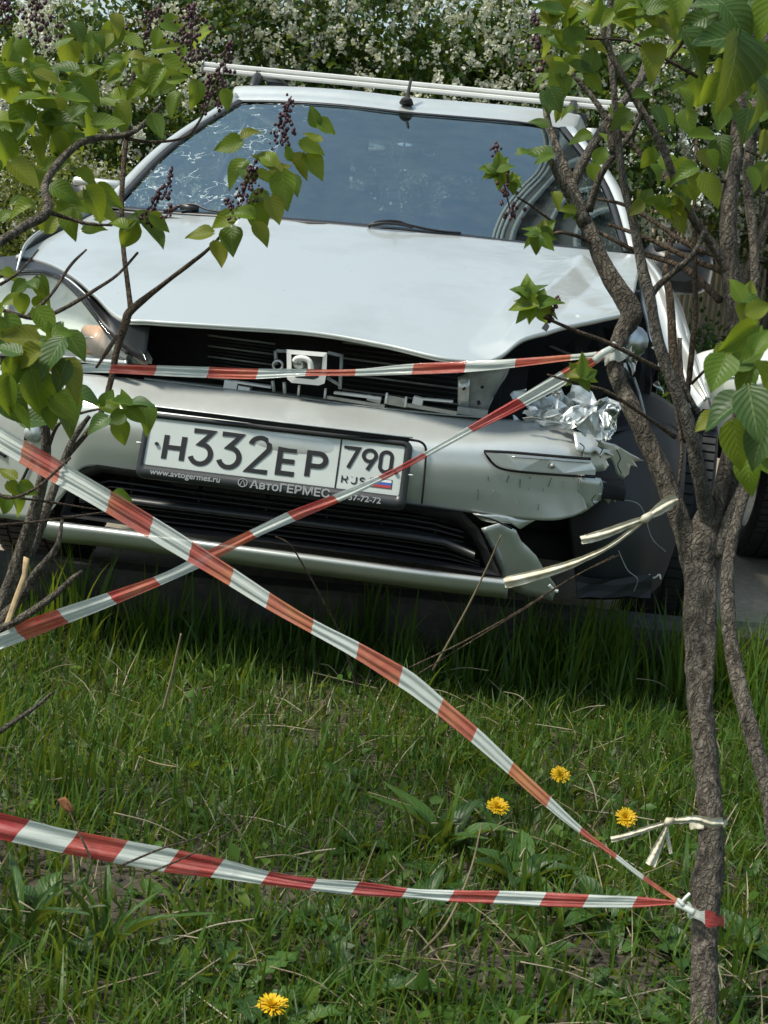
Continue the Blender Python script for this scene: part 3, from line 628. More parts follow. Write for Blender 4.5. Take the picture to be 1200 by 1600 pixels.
for sgn, colm in ((-1, WS[:, 0]), (1, WS[:, -1])):
    ins = colm+np.array((-sgn*.004, -.006, .008)); outp = colm+np.array((sgn*.035, .012, .004)); bk = colm+np.array((sgn*.058, .075, -.02))
    patch('pillar', np.stack([ins, colm*.4+outp*.6+np.array((0, -.008, .01)), outp, bk])[:, ::3], P_, car, .004)
    patch('pillar_trim', np.stack([ins+np.array((-sgn*.018, .0, -.002)), ins+np.array((sgn*.002, -.002, .001))])[:, ::3], M['black'], car, .002)
# roof, its ends rolled down to the pillars
t_ = [t_[0]+np.array((-.062, .085, -.035)), t_[0]+np.array((-.03, .035, -.010))]+t_+[t_[-1]+np.array((.03, .035, -.010)), t_[-1]+np.array((.062, .085, -.035))]
up1 = [p+np.array((p[0]*.02, .05, .028)) for p in t_]; up2 = [p+np.array((p[0]*.04, .17, .072)) for p in t_]; up3 = [np.array((p[0]*1.06, 2.5, 1.485-.05*(p[0]/.55)**2)) for p in t_]
up4 = [np.array((p[0]*1.06, 3.2, 1.50-.05*(p[0]/.55)**2)) for p in t_]; up5 = [np.array((p[0]*1.04, 4.05, 1.44-.05*(p[0]/.55)**2)) for p in t_]
for r_ in (up1, up2):
    for k in (0, -1): r_[k] = r_[k]+np.array((0, .0, -.03))
roof = patch('roof', grid([[p+np.array((0, .004, .003)) for p in t_], up1, up2, up3, up4, up5], 60, 60), P_, car, .004)
# cowl below the glass
patch('cowl', grid([[HD(*p, -.012) for p, y in wb], [Y(*p, y)+np.array((0, .02, -.012)) for p, y in wb]], 40, 4), M['black'], car, .003)
# wipers
def wiper(pts, name='wiper'):
    b = MB(); P = crom([Y(*p) for p in pts], 24); b.tube(P, np.linspace(.008, .004, 24), 6, flat=.6); o = b.out(name, M['black'], car); return o
wiper([(575, 354, 1.055), (590, 347, 1.06), (620, 346, 1.075), (640, 352, 1.075), (680, 360, 1.085), (720, 364, 1.10)])
wiper([(580, 352, 1.05), (600, 349, 1.05), (625, 351, 1.055), (645, 356, 1.06)], 'wiper_arm')
wiper([(255, 330, 1.16), (285, 321, 1.165), (305, 320, 1.16), (325, 328, 1.14), (350, 332, 1.13)])
b = MB(); b.box(Y(296, 325, 1.15), (.05, .02, .016)); b.out('wiper_pivot', M['black'], car)
# aerial, roof bar with feet, rails
q = Y(635, 162, 1.915); b = MB(); b.tube([q, q+np.array((0, .003, .012)), q+np.array((0, .008, .02)), q+np.array((.001, .014, .04)), q+np.array((.004, .03, .085))], [.024, .019, .009, .0055, .0045], 10); b.out('aerial', M['rubber'], car)
bl_, br_ = Y(318, 104, 2.21), Y(1000, 169, 2.24)
rb = MB(); 
for dz, hh, dp in ((.0085, .013, .03), (-.0095, .013, .034)):
    c = (bl_+br_)/2+np.array((0, 0, dz)); L = np.linalg.norm(br_-bl_); ax = (br_-bl_)/L; zz = np.array((0, 0, 1.)); yy = np.cross(zz, ax); Rm = np.stack([ax, yy, np.cross(ax, yy)], 1)
    rb.box(c, (L, dp, hh), Rm)
c = (bl_+br_)/2+np.array((0, .003, 0)); rb.box(c, (L*.998, .02, .03), Rm)
bar = rb.out('roof_bar', M['white_alu'], car, smooth=False, bevel=.003)
for px, py in ((432, 122), (905, 170)):
    q = Y(px, py, 2.24); MB().box(q-np.array((0, -.01, .05)), (.06, .06, .07)).out('bar_foot', M['black'], bar, bevel=.008)
    MB().box(bl_ if px < 600 else br_, (.006, .036, .036)).out('end_cap', M['dull_steel'], bar)
for sgn in (-1, 1):
    b = MB(); x = .545*sgn; P = crom([(x, 2.13, 1.44), (x, 2.19, 1.485), (x, 2.3, 1.515), (x, 2.7, 1.53), (x, 3.4, 1.525), (x, 3.7, 1.49)], 30); b.tube(P, .017, 8); b.out('roof_rail', M['black'], car)
# ---- left headlight
def LZ(px, py): return Y(px, py, float(np.interp(px, [-140, 0, 60, 130, 190, 230], [.50, .30, .24, .165, .115, .085])+.10*np.interp(py, [420, 565], [1, 0])))
lt = [(-120, 478), (-60, 452), (0, 432), (45, 424), (85, 430), (118, 455), (150, 494), (175, 527), (200, 552)]
lb = [(-130, 535), (-60, 545), (0, 551), (45, 555), (85, 558), (118, 561), (150, 564), (175, 566), (200, 567)]
lens = patch('headlight', grid([[LZ(*p) for p in lb], [LZ((a[0]+b[0])/2, (a[1]+b[1])/2)+np.array((0, -.015, 0)) for a, b in zip(lt, lb)], [LZ(*p) for p in lt]], 50, 20), M['lens'], car, 0)
back = patch('reflector', grid([[LZ(*p)+np.array((0, .03, .0)) for p in lb], [LZ((a[0]+b[0])/2, (a[1]+b[1])/2)+np.array((0, .10, 0)) for a, b in zip(lt, lb)], [LZ(*p)+np.array((0, .05, 0)) for p in lt]], 40, 14), M['reflector'], lens, .003)
ob = [LZ(*p)+np.array((0, .012, 0)) for p in rrect(131, 512, 165, 556, 10)]
poly('indicator', ob, M['orange'], lens, .03)
MB().box(LZ(148, 528)+np.array((0, -.003, 0)), (.048, .004, .003)).out('indicator_rib', M['steel'], lens)
ribbon('lens_border', [LZ(*p)+np.array((0, -.008, 0)) for p in lb], .012, M['steel'], lens)
ribbon('lens_rim', [LZ(*p)+np.array((0, -.006, 0)) for p in lt], .008, M['clear'], lens)
ribbon('lower_trim', [LZ(p[0], p[1]+8)+np.array((0, .0, 0)) for p in lb], .022, M['matte'], car)
# clear inner corner of the lamp
cn = [(186, 504), (193, 506), (214, 536), (229, 562), (228, 570), (186, 567), (178, 548)]
poly('lamp_corner', [LZ(*p)+np.array((0, .01, 0)) for p in cn], M['lens'], lens, .004)
ribbon('corner_rim', [LZ(193, 505), LZ(214, 535), LZ(229, 564)], .006, M['clear'], lens)
poly('lamp_back', [LZ(*p)+np.array((0, .045, 0)) for p in cn], M['dull_steel'], lens, .002)
# black channel between hood and lamp
patch('lamp_channel', grid([[LZ(*p)+np.array((0, .004, .0)) for p in lt[2:]+[(226, 566)]], [HD(*p, -.02)+np.array((0, .02, 0)) for p in [(-5, 402), (40, 400), (85, 414), (120, 437), (150, 462), (178, 488), (195, 503), (230, 512)]]], 40, 6), M['black'], car, .003)
# ---- what shows where the grille is gone
MB().box((.07, .44, .56), (.84, .05, .3)).out('engine_bay', M['matte'], car)  # plain black block: the darkness of the open cavity is put into its colour
MB().box((.02, .40, .47), (1.4, .5, .03)).out('bay_floor', M['matte'], car)
rad = MB().box(Y(478, 570, .27), (.86, .03, .22)).out('radiator', M['matte'], car)
for k in range(13):
    for (x0, x1, o0) in ((325, 430, 0), (535, 716, 1)):
        t = k/12; yl = 542+t*66 if not o0 else 545+t*98; sl_ = .13
        a = Y(x0, yl-(18 if not o0 else 10), .235); c = Y(x1, yl+(x1-x0)*sl_-(18 if not o0 else 10), .235)
        if o0 and yl > 640: continue
        b = MB(); b.tube([a, c], .0042, 5, flat=.6); b.out('radiator_slat', M['black'] if k % 3 else M['dull_steel'], rad)
# latch frame in the middle: pale stamped surround
fr_o = [(448, 546), (511, 551), (510, 585), (507, 599), (498, 602), (456, 598), (449, 592)]; fr_i = [(455, 553), (505, 557), (503, 582), (498, 591), (490, 594), (462, 591), (455, 582)]
V = [Y(*p, .10) for p in fr_o]+[Y(*p, .098) for p in fr_i]+[Y(*p, .14) for p in fr_i]; n = len(fr_o)
latch = obj('latch_frame', V, [(i, (i+1) % n, n+(i+1) % n, n+i) for i in range(n)]+[(n+i, n+(i+1) % n, 2*n+(i+1) % n, 2*n+i) for i in range(n)], M['white_alu'], car, smooth=False, thick=.003)
poly('latch_plate', [Y(*p, .135) for p in fr_i], M['dull_steel'], latch, .003)
MB().tube([Y(467, 566, .115), Y(467, 566, .10)], .014, 14).out('latch_bush', M['steel'], latch)
MB().tube(crom([Y(460, 565, .10), Y(464, 560, .098), Y(476, 560, .098), Y(484, 566, .098), Y(486, 580, .098)], 20), .006, 8).out('latch_bracket', M['white_alu'], latch)
for a, c in (((430, 548), (432, 570)), ((432, 548), (448, 549)), ((534, 554), (531, 608)), ((512, 551), (535, 556)), ((511, 590), (531, 602)), ((426, 595), (428, 612)), ((444, 597), (445, 616))):
    MB().tube([Y(*a, .12), Y(*c, .12)], .004, 6).out('grille_stay', M['dull_steel'], car)
MB().tube(crom([Y(434, 571, .11)+np.array((.010*math.cos(t), 0, .010*math.sin(t))) for t in np.linspace(0, 6.2, 12)], 24), .0028, 6).out('clip_ring', M['steel'], car)
# pieces along the top of the bumper
for x0, y0, x1, y1, h, mt in ((352, 600, 372, 604, 14, 'white_alu'), (374, 605, 392, 608, 6, 'white_alu'), (366, 596, 425, 605, 3, 'white_alu'), (523, 613, 596, 622, 4, 'white_alu'), (575, 620, 596, 626, 9, 'steel'), (602, 623, 635, 629, 14, 'steel'), (646, 624, 661, 628, 12, 'white_alu'), (662, 623, 708, 627, 3, 'white_alu'), (512, 620, 602, 634, 5, 'steel'), (636, 632, 714, 645, 6, 'steel'), (715, 640, 762, 646, 11, 'dull_steel')):
    a, c = Y(x0, y0, .15), Y(x1, y1, .15); ax = c-a; L = np.linalg.norm(ax); ax /= L; yy = np.cross((0, 0, 1.), ax); Rm = np.stack([ax, yy, np.cross(ax, yy)], 1)
    MB().box((a+c)/2, (L, .03, h*.00135), Rm).out('bracket', M[mt], bumper, smooth=False)
patch('bumper_shelf', grid([[Y(x, y-4, .19) for x, y in ((225, 594), (320, 604), (430, 616), (540, 630), (660, 644), (760, 652))], [Y(x, y, .13) for x, y in ((225, 592), (320, 604), (430, 617), (540, 632), (660, 645), (760, 653))]], 30, 3), M['dull_steel'], bumper, .003)
for px, py in ((467, 610), (508, 615), (604, 622), (634, 628)): MB().box(Y(px, py, .13), (.004, .01, .022)).out('tab', M['white_alu'], bumper)
# right lamp mount: grey-green pressed plate
mt_ = [(716, 588), (740, 578), (800, 560), (790, 590), (770, 622), (757, 648), (716, 644)]
poly('lamp_mount', [Y(p[0], p[1], .17) for p in mt_], M['dull_steel'], car, .006, .004, 3)
poly('lamp_mount', [Y(p[0], p[1], .155) for p in [(716, 588), (735, 586), (733, 645), (714, 642)]], M['steel'], car, .006, .002, 2)
for p in (((724, 606), (726, 609)), ((753, 603), (754, 607)), ((747, 626), (749, 632))): MB().tube([Y(*p[0], .148), Y(*p[1], .148)], .0035, 8).out('stain_hole', M['matte'], car)
# ---- crushed right corner: crumpled lamp and sheet scraps
sc = random.Random(5)
def crumple(name, pts, y, mat, rough=.02, sub=4, tilt=0, parent=car):
    cx = sum(p[0] for p in pts)/len(pts); return poly(name, [Y(p[0], p[1], y+tilt*(p[1]-pts[0][1])/100+(p[0]-cx)*.0004) for p in pts], mat, parent, .003, rough, sub, False, 55)
crumple('crushed_lamp', [(820, 652), (845, 622), (885, 615), (930, 620), (962, 632), (958, 655), (930, 652), (880, 655)], .20, M['foil'], .028, 6, -.12)
crumple('crushed_lamp', [(825, 655), (880, 640), (950, 622), (955, 632), (900, 652), (860, 660)], .165, M['steel'], .02, 4)
crumple('crushed_lamp', [(868, 655), (900, 640), (945, 640), (962, 662), (950, 682), (925, 686), (900, 672)], .16, M['foil'], .03, 5, -.1)
crumple('metal_scrap', [(815, 650), (890, 660), (905, 668), (880, 670), (820, 656)], .12, M['dull_steel'], .008, 3)
crumple('metal_scrap', [(905, 655), (925, 650), (948, 668), (940, 690), (925, 684)], .14, M['foil'], .025, 4)
crumple('metal_scrap', [(946, 642), (966, 630), (964, 660), (956, 684), (948, 688), (955, 664)], .13, M['clear'], .012, 3)
for k in range(16):
    px, py = sc.uniform(800, 960), sc.uniform(606, 672); s_ = sc.uniform(5, 14); pts = [(px+s_*sc.uniform(.4, 1.3)*math.cos(a), py+s_*.6*sc.uniform(.4, 1.3)*math.sin(a)) for a in np.linspace(0, 5.4, 6)]
    crumple('metal_scrap', pts, sc.uniform(.13, .24), M[sc.choice(['foil', 'steel', 'dull_steel', 'white_alu'])], .012, 2)
for k in range(14):
    px, py = sc.uniform(968, 1040), sc.uniform(520, 615); s_ = sc.uniform(6, 17); pts = [(px+s_*.6*sc.uniform(.4, 1.3)*math.cos(a), py+s_*sc.uniform(.4, 1.4)*math.sin(a)) for a in np.linspace(0, 5.4, 6)]
    crumple('metal_scrap', pts, sc.uniform(.42, .55), M[sc.choice(['foil', 'steel', 'dull_steel', 'black', 'white_alu'])], .015, 2)
crumple('inner_wing', [(868, 545), (930, 520), (975, 505), (1010, 520), (1030, 575), (1010, 640), (960, 640), (880, 600)], .62, M['matte'], .02, 3)
b = MB(); b.tube(crom([Y(855, 540, .35), Y(905, 560, .40), Y(950, 565, .45)], 14), .006, 6); b.out('cable', M['black'], car)
b = MB(); b.tube(crom([Y(990, 590, .5), Y(1000, 620, .48), Y(1010, 660, .47), Y(1025, 700, .47)], 14), .004, 6); b.out('cable', M['dull_steel'], car)
MB().tube([Y(986, 535, .5), Y(990, 532, .47)], .035, 14).out('lamp_ring', M['steel'], car)
# wing, pushed out and folded
wo = [(1006, 398, 1.30), (1030, 425, 1.18), (1050, 465, 1.08), (1072, 520, .97), (1092, 575, .86), (1108, 622, .78)]
wm = [(1003, 402, 1.28), (1022, 440, 1.14), (1036, 490, 1.03), (1052, 545, .92), (1072, 592, .82), (1100, 628, .76)]
wi = [(988, 402, 1.27), (1000, 445, 1.12), (1008, 495, 1.0), (1024, 550, .88), (1050, 598, .78), (1094, 632, .74)]
wbk = [(1008, 396, 1.50), (1034, 424, 1.5), (1060, 470, 1.5), (1080, 530, 1.45), (1098, 590, 1.4), (1110, 640, 1.35)]
Gw = grid([[Y3(p)+np.array((0, .01, -.01)) for p in wi], [Y3(p) for p in wm], [Y3(p) for p in wo], [Y3(p) for p in wbk]], 60, 26)
for j in range(26):
    for i in range(60):
        q = Vector(Gw[j, i]*9); Gw[j, i] += np.array((1, -.3, .2))*.006*noise.noise(q)
patch('wing', Gw, P_, car, .003)
# wheel-arch liner hanging out
ln = [[(868, 690, .34), (930, 690, .34), (985, 670, .40), (1035, 660, .52), (1072, 690, .60)],
      [(880, 760, .30), (940, 760, .30), (1000, 750, .36), (1045, 740, .46), (1068, 760, .52)],
      [(890, 830, .28), (945, 835, .28), (1000, 835, .33), (1035, 830, .42), (1058, 835, .48)],
      [(898, 895, .30), (945, 900, .30), (990, 900, .34), (1020, 890, .40), (1044, 880, .45)],
      [(902, 935, .33), (945, 936, .33), (985, 934, .36), (1012, 930, .40), (1030, 915, .45)]]
patch('arch_liner', grid([[Y3(p) for p in r] for r in ln], 40, 30), M['liner'], car, .004)
patch('arch_liner', grid([[Y3(p) for p in r] for r in [[(905, 640, .6), (960, 612, .62), (1010, 610, .66), (1060, 640, .70), (1085, 660, .72)], [(880, 690, .45), (940, 680, .44), (1000, 668, .46), (1040, 662, .55), (1074, 690, .62)]]], 30, 8), M['liner'], car, .004)
crumple('liner_flap', [(900, 898), (960, 905), (1020, 898), (1016, 932), (960, 934), (902, 934)], .29, M['liner'], .006, 2)
MB().tube(crom([Y(1014, 898, .36), Y(1022, 903, .35), Y(1030, 898, .35), Y(1032, 905, .35)], 14), .0022, 5).out('cable_tie', M['string'], car)
MB().tube(crom([Y(962, 780, .27), Y(1000, 790, .27), Y(1018, 840, .28), Y(1040, 862, .30)], 24), .0012, 5).out('loose_wire', M['dull_steel'], car)
MB().tube(crom([Y(966, 860, .27), Y(980, 890, .27), Y(996, 905, .27), Y(990, 925, .28)], 24), .0012, 5).out('loose_wire', M['dull_steel'], car)
# ---- wheels
def wheel(c, steer=0, par=car, R=.305, W=.19, name='wheel', rimmat='dull_steel'):
    root = bpy.data.objects.new(name, None); COL.objects.link(root); root.parent = par; root.location = Vector([float(v) for v in np.array(c)-np.array(wl(par))]); root.rotation_euler = (0, 0, steer)
    def loc(nm, V, F, mt, smooth=True): return link(nm, mesh(nm, V, F, M[mt], smooth), root)
    prof = [(-W*.38, R*.66), (-W*.48, R*.74), (-W*.5, R*.86), (-W*.46, R*.95), (-W*.38, R*.985), (W*.38, R*.985), (W*.46, R*.95), (W*.5, R*.86), (W*.48, R*.74), (W*.38, R*.66)]
    n = 56; m = len(prof); V = [(x, r*math.cos(2*math.pi*k/n), r*math.sin(2*math.pi*k/n)) for k in range(n) for x, r in prof]
    F = [(k*m+i, k*m+(i+1), ((k+1) % n)*m+i+1, ((k+1) % n)*m+i) for k in range(n) for i in range(m-1)]; ty = loc('tyre', V, F, 'rubber')
    tb = MB()
    for k in range(72):
        a = 2*math.pi*k/72
        for xx, ww, sh in ((-W*.36, W*.17, 0), (-W*.13, W*.2, .4), (W*.13, W*.2, .1), (W*.36, W*.17, .5)):
            aa = a+sh*.08; Rm = np.array(((1, 0, 0), (0, math.cos(aa), -math.sin(aa)), (0, math.sin(aa), math.cos(aa)))); tb.box(Rm@np.array((xx, 0, R*.988)), (ww, R*.066, R*.035), Rm)
    o = link('tread', mesh('tread', tb.V, tb.F, M['rubber'], False), ty); o['kind'] = 'stuff'
    prof2 = [(-W*.36, R*.67), (-W*.30, R*.60), (-W*.1, R*.55), (-W*.16, R*.3), (-W*.22, R*.1), (-W*.22, .001)]
    V = [(-x*sg, r*math.cos(2*math.pi*k/n), r*math.sin(2*math.pi*k/n)) for sg in (1, -1) for k in range(n) for x, r in prof2]; m2 = len(prof2); F = []
    for s in (0, 1): F += [(s*n*m2+k*m2+i, s*n*m2+k*m2+i+1, s*n*m2+((k+1) % n)*m2+i+1, s*n*m2+((k+1) % n)*m2+i) for k in range(n) for i in range(m2-1)]
    loc('rim', V, F, rimmat); return root
wheel((.905, .95, .305), -.08); wheel((-.74, .93, .305)); wheel((.80, 3.45, .305)); wheel((-.74, 3.45, .305))
# ---- body sides, glass, rear
def arch(y): # lower edge of the body side
    z = .22
    for yc in (.93, 3.45):
        if abs(y-yc) < .37: z = max(z, .305+math.sqrt(.37**2-(y-yc)**2)*.97)
    return z
for sgn in (-1, 1):
    ys = np.concatenate([np.linspace(.42, 1.4, 40), np.linspace(1.42, 4.2, 90)]) if sgn < 0 else np.linspace(1.40, 4.2, 110)
    R0 = []
    for t in (0, .3, .6, .85, 1):
        r = []
        for y in ys:
            top = .83+.15*min(1, max(0, (y-.5)/.8)); lo = min(arch(y), top-.03); z = lo+(top-lo)*t; xw = .865-.10*max(0, (.9-y)/.5)**2-.02*(t-.5)**2*4-.03*t*t; r.append((sgn*xw+.02, y, z))
        R0.append(r)
    patch('body_side', np.array(R0), P_, car, .004)
    for name, y0, y1 in (('side_window', 1.62, 2.45), ('side_window', 2.53, 3.2), ('side_window', 3.28, 3.95)):
        V = [(sgn*.80+.02, y0+(-.22 if y0 < 2 else 0), .985), (sgn*.80+.02, y1, .985), (sgn*.615+.01, y1, 1.38), (sgn*.615+.01, y0+(.34 if y0 < 2 else 0), 1.38)]; obj(name, V, [(0, 1, 2, 3)], M['sglass'], car)
    for y0 in (2.45, 3.2, 3.95): obj('door_pillar', [(sgn*.81+.02, y0, .98), (sgn*.81+.02, y0+.09, .98), (sgn*.62+.01, y0+.09, 1.39), (sgn*.62+.01, y0, 1.39)], [(0, 1, 2, 3)], M['black'], car, thick=.01)
    P = [(sgn*.60, 2.02, 1.385), (sgn*.625, 2.4, 1.42), (sgn*.63, 3.2, 1.43), (sgn*.61, 4.05, 1.375)]; MB().tube(crom([np.array(p)+np.array((.01, 0, 0)) for p in P], 20), .028, 8).out('roof_gutter', P_, car)
    for y0 in (1.9, 2.7): MB().box((sgn*.845+.02, y0+.55, .86), (.03, .16, .03)).out('door_handle', P_, car, bevel=.008)
obj('tailgate', [(-.78, 4.2, .25), (.82, 4.2, .25), (.80, 4.2, .97), (-.76, 4.2, .97)], [(0, 1, 2, 3)], P_, car, thick=.02)
obj('rear_window', [(-.76, 4.2, .98), (.80, 4.2, .98), (.62, 4.05, 1.39), (-.60, 4.05, 1.39)], [(0, 1, 2, 3)], M['rglass'], car)
obj('boot_lining', [(-.74, 4.14, .3), (.78, 4.14, .3), (.76, 4.14, .95), (-.72, 4.14, .95)], [(0, 1, 2, 3)], M['fabric'], car, thick=.01)
patch('headlining', grid([[(x, y, z-.03) for x in (-.58, 0, .6)] for y, z in ((2.05, 1.40), (2.5, 1.46), (3.2, 1.47), (4.0, 1.40))], 10, 10), M['fabric'], car, .01)
MB().box((.02, 2.2, .30), (1.5, 3.7, .05)).out('underbody', M['matte'], car)
MB().box((.02, 2.25, .34), (1.56, 3.6, .03)).out('cabin_floor', M['fabric'], car)
MB().box((.02, 1.12, .66), (1.44, .06, .60)).out('bulkhead', M['matte'], car)
# mirrors
def mirror(c, sg):
    G = []
    for a, sx, sz in ((-.075, .45, .5), (-.05, .85, .9), (0, 1, 1), (.03, .97, .96), (.045, .85, .85)):
        G.append([np.array(c)+np.array((.105*sx*math.copysign(abs(math.cos(t))**.6, math.cos(t)), a, .072*sz*math.copysign(abs(math.sin(t))**.6, math.sin(t)))) for t in np.linspace(0, 2*math.pi, 25)])
    V, F, U = gmesh(np.array(G)); b = MB(); b.add(V, F, U); b.add(G[0], [list(range(24))]); b.add(G[-1], [list(range(24))[::-1]]); o = b.out('mirror', M['black'], car)
    MB().tube([np.array(c)+np.array((-sg*.09, .01, -.03)), np.array(c)+np.array((-sg*.19, .03, -.05))], .024, 8).out('mirror_arm', M['black'], o)
    MB().box(np.array(c)+np.array((0, -.035, .055)), (.15, .06, .03)).out('mirror_cap', P_ if sg < 0 else M['black'], o, bevel=.012)
mirror(Y(1056, 420, 1.42), 1); mirror(Y(158, 318, 1.42), -1)
# ---- cabin
patch('dashboard', grid([[(x, 1.16+.1*abs(x)**2, .955) for x in (-.68, -.3, 0.02, .35, .7)], [(x, 1.45, .99) for x in (-.7, -.3, .02, .35, .72)], [(x, 1.72, .95) for x in (-.7, -.3, .02, .35, .72)], [(x, 1.76, .6) for x in (-.7, -.3, .02, .35, .72)]], 30, 14), M['dash'], car, .01)
for sx in (-.34, .38):
    for dims, c, nm in (((.46, .10, .58), (sx, 2.28, .86), 'seat_back'), ((.46, .48, .12), (sx, 2.0, .52), 'seat_cushion'), ((.26, .09, .17), (sx, 2.32, 1.23), 'headrest')):
        MB().box(c, dims).out(nm, M['fabric'], car, bevel=.03)
MB().box((.02, 3.15, .85), (1.2, .12, .55)).out('rear_bench', M['fabric'], car, bevel=.03)
b = MB(); b.tube(crom([np.array((-.36+.18*math.cos(t), 1.82-.05*math.sin(t), 1.0+.17*math.sin(t))) for t in np.linspace(0, 2*math.pi, 25)], 48), .014, 8); b.out('steering_wheel', M['dash'], car)
mr = MB().box(Y(627, 233, 1.86), (.235, .03, .062)).out('rear_view_mirror', M['dash'], car, bevel=.012)
MB().box(Y(628, 233, 1.842), (.215, .004, .05)).out('mirror_glass', M['chrome'], mr)
MB().tube([Y(627, 225, 1.87), Y(624, 200, 1.90)], .008, 8).out('mirror_stem', M['dash'], mr)
MB().box(Y(622, 196, 1.885), (.04, .02, .016)).out('mirror_foot', M['dash'], mr, bevel=.005)
# pendant on the mirror
M['milky'] = plain('milky_plastic', (.72, .78, .78), .2, 0, .05); M['pcord'] = plain('white_cord', (.82, .82, .78), .8)
pd = thing('hanging_pendant', 'small clear bottle pendant hanging on pale cord from the rear view mirror', 'pendant', Y(615, 305, 1.80))
for xs in ((612, 623), (628, 618)): MB().tube(crom([Y(xs[0]+5, 222, 1.835), Y(xs[0], 240, 1.825), Y((xs[0]+xs[1])/2, 270, 1.815), Y(xs[1]-3, 290, 1.805)], 12), .0034, 6).out('cord', M['pcord'], pd)
MB().tube(crom([Y(618, 222, 1.83), Y(609, 232, 1.825), Y(611, 248, 1.82), Y(617, 235, 1.82)], 14), .002, 6).out('cord', M['pcord'], pd)
MB().box(Y(617, 293, 1.80), (.026, .018, .026)).out('stopper', M['torn_wood'], pd, bevel=.004)
MB().box(Y(615, 307, 1.80), (.042, .022, .034)).out('bottle', M['milky'], pd, bevel=.008)
# ================================================================== WHITE CAR BESIDE IT
wc = thing('white_car', 'white vehicle parked beyond the wreck, only its bonnet edge and ribbed front tyre showing', 'car', (1.06, 1.95, 0))
def sect(y, zs): return y
bodyrows = [[(x, y, z) for x, y, z in r] for r in (
 [(1.04, 2.12, .46), (1.10, 1.98, .46), (1.5, 1.90, .46), (2.05, 1.88, .46), (2.6, 1.90, .46), (3.0, 1.98, .46), (3.06, 2.12, .46)],
 [(1.03, 2.10, .58), (1.09, 1.95, .58), (1.5, 1.87, .58), (2.05, 1.85, .58), (2.6, 1.87, .58), (3.01, 1.95, .58), (3.07, 2.10, .58)],
 [(1.05, 2.14, .70), (1.12, 2.0, .705), (1.5, 1.92, .715), (2.05, 1.90, .72), (2.6, 1.92, .715), (2.98, 2.0, .705), (3.05, 2.14, .70)],
 [(1.07, 2.4, .74), (1.16, 2.4, .76), (1.5, 2.4, .78), (2.05, 2.4, .79), (2.6, 2.4, .78), (2.94, 2.4, .76), (3.03, 2.4, .74)],
 [(1.06, 3.0, .80), (1.18, 3.0, .83), (1.5, 3.0, .86), (2.05, 3.0, .87), (2.6, 3.0, .86), (2.92, 3.0, .83), (3.04, 3.0, .80)])]
patch('body', grid(bodyrows, 50, 40), M['white_paint'], wc, .01)
for sg, x in ((-1, 1.10), (1, 3.0)):
    ys = np.linspace(2.1, 5.9, 110); R0 = []
    for t in (0, .35, .7, 1):
        r = []
        for y in ys:
            top = .70+.12*min(1, (y-2.1)/.8); z0 = .34
            for yc in (2.62, 5.1):
                if abs(y-yc) < .40: z0 = max(z0, .30+math.sqrt(.40**2-(y-yc)**2)*.95)
            lo = min(z0, top-.03); r.append((x+sg*.03*math.sin(math.pi*min(1, t+.1)), y, lo+(top-lo)*t))
        R0.append(r)
    patch('body_side', np.array(R0), M['white_paint'], wc, .006)
patch('cabin', grid([[(1.12, 3.0, .82), (2.05, 2.95, .87), (2.98, 3.0, .82)], [(1.30, 3.7, 1.38), (2.05, 3.62, 1.42), (2.8, 3.7, 1.38)], [(1.30, 4.6, 1.42), (2.05, 4.6, 1.46), (2.8, 4.6, 1.42)], [(1.2, 5.75, 1.0), (2.05, 5.8, 1.02), (2.9, 5.75, 1.0)], [(1.2, 5.9, .4), (2.05, 5.92, .4), (2.9, 5.9, .4)]], 24, 40), M['white_paint'], wc, .01)
obj('windscreen', [(1.2, 3.05, .87), (2.9, 3.05, .87), (2.72, 3.66, 1.36), (1.38, 3.66, 1.36)], [(0, 1, 2, 3)], M['sglass'], wc)
for x0 in (1.19, 2.91):
    for y0, y1 in ((3.35, 4.2), (4.28, 5.2)):
        dx = .13 if x0 < 2 else -.13
        obj('side_window', [(x0-dx*.3, y0, .88), (x0-dx*.3, y1, .88), (x0+dx*.8, y1-.02, 1.36), (x0+dx*.8, y0+.2, 1.36)], [(0, 1, 2, 3)], M['sglass'], wc)
MB().box((2.05, 4.0, .40), (1.8, 3.7, .06)).out('underbody', M['matte'], wc)
MB().box((2.05, 2.9, .55), (1.7, .05, .5)).out('bulkhead', M['matte'], wc)
wheel((1.27, 2.52, .315), .50, wc, .315, .21); wheel((2.82, 2.62, .315), .22, wc, .315, .21); wheel((1.25, 5.1, .315), 0, wc, .315, .2); wheel((2.85, 5.1, .315), 0, wc, .315, .2)
for x in (1.3, 2.8): MB().box((x, 1.885, .63), (.26, .03, .09)).out('headlight', M['lens'], wc, bevel=.02)

wc.location = (1.0, 2.02, 0); wc.rotation_euler = (0, 0, math.radians(-25))
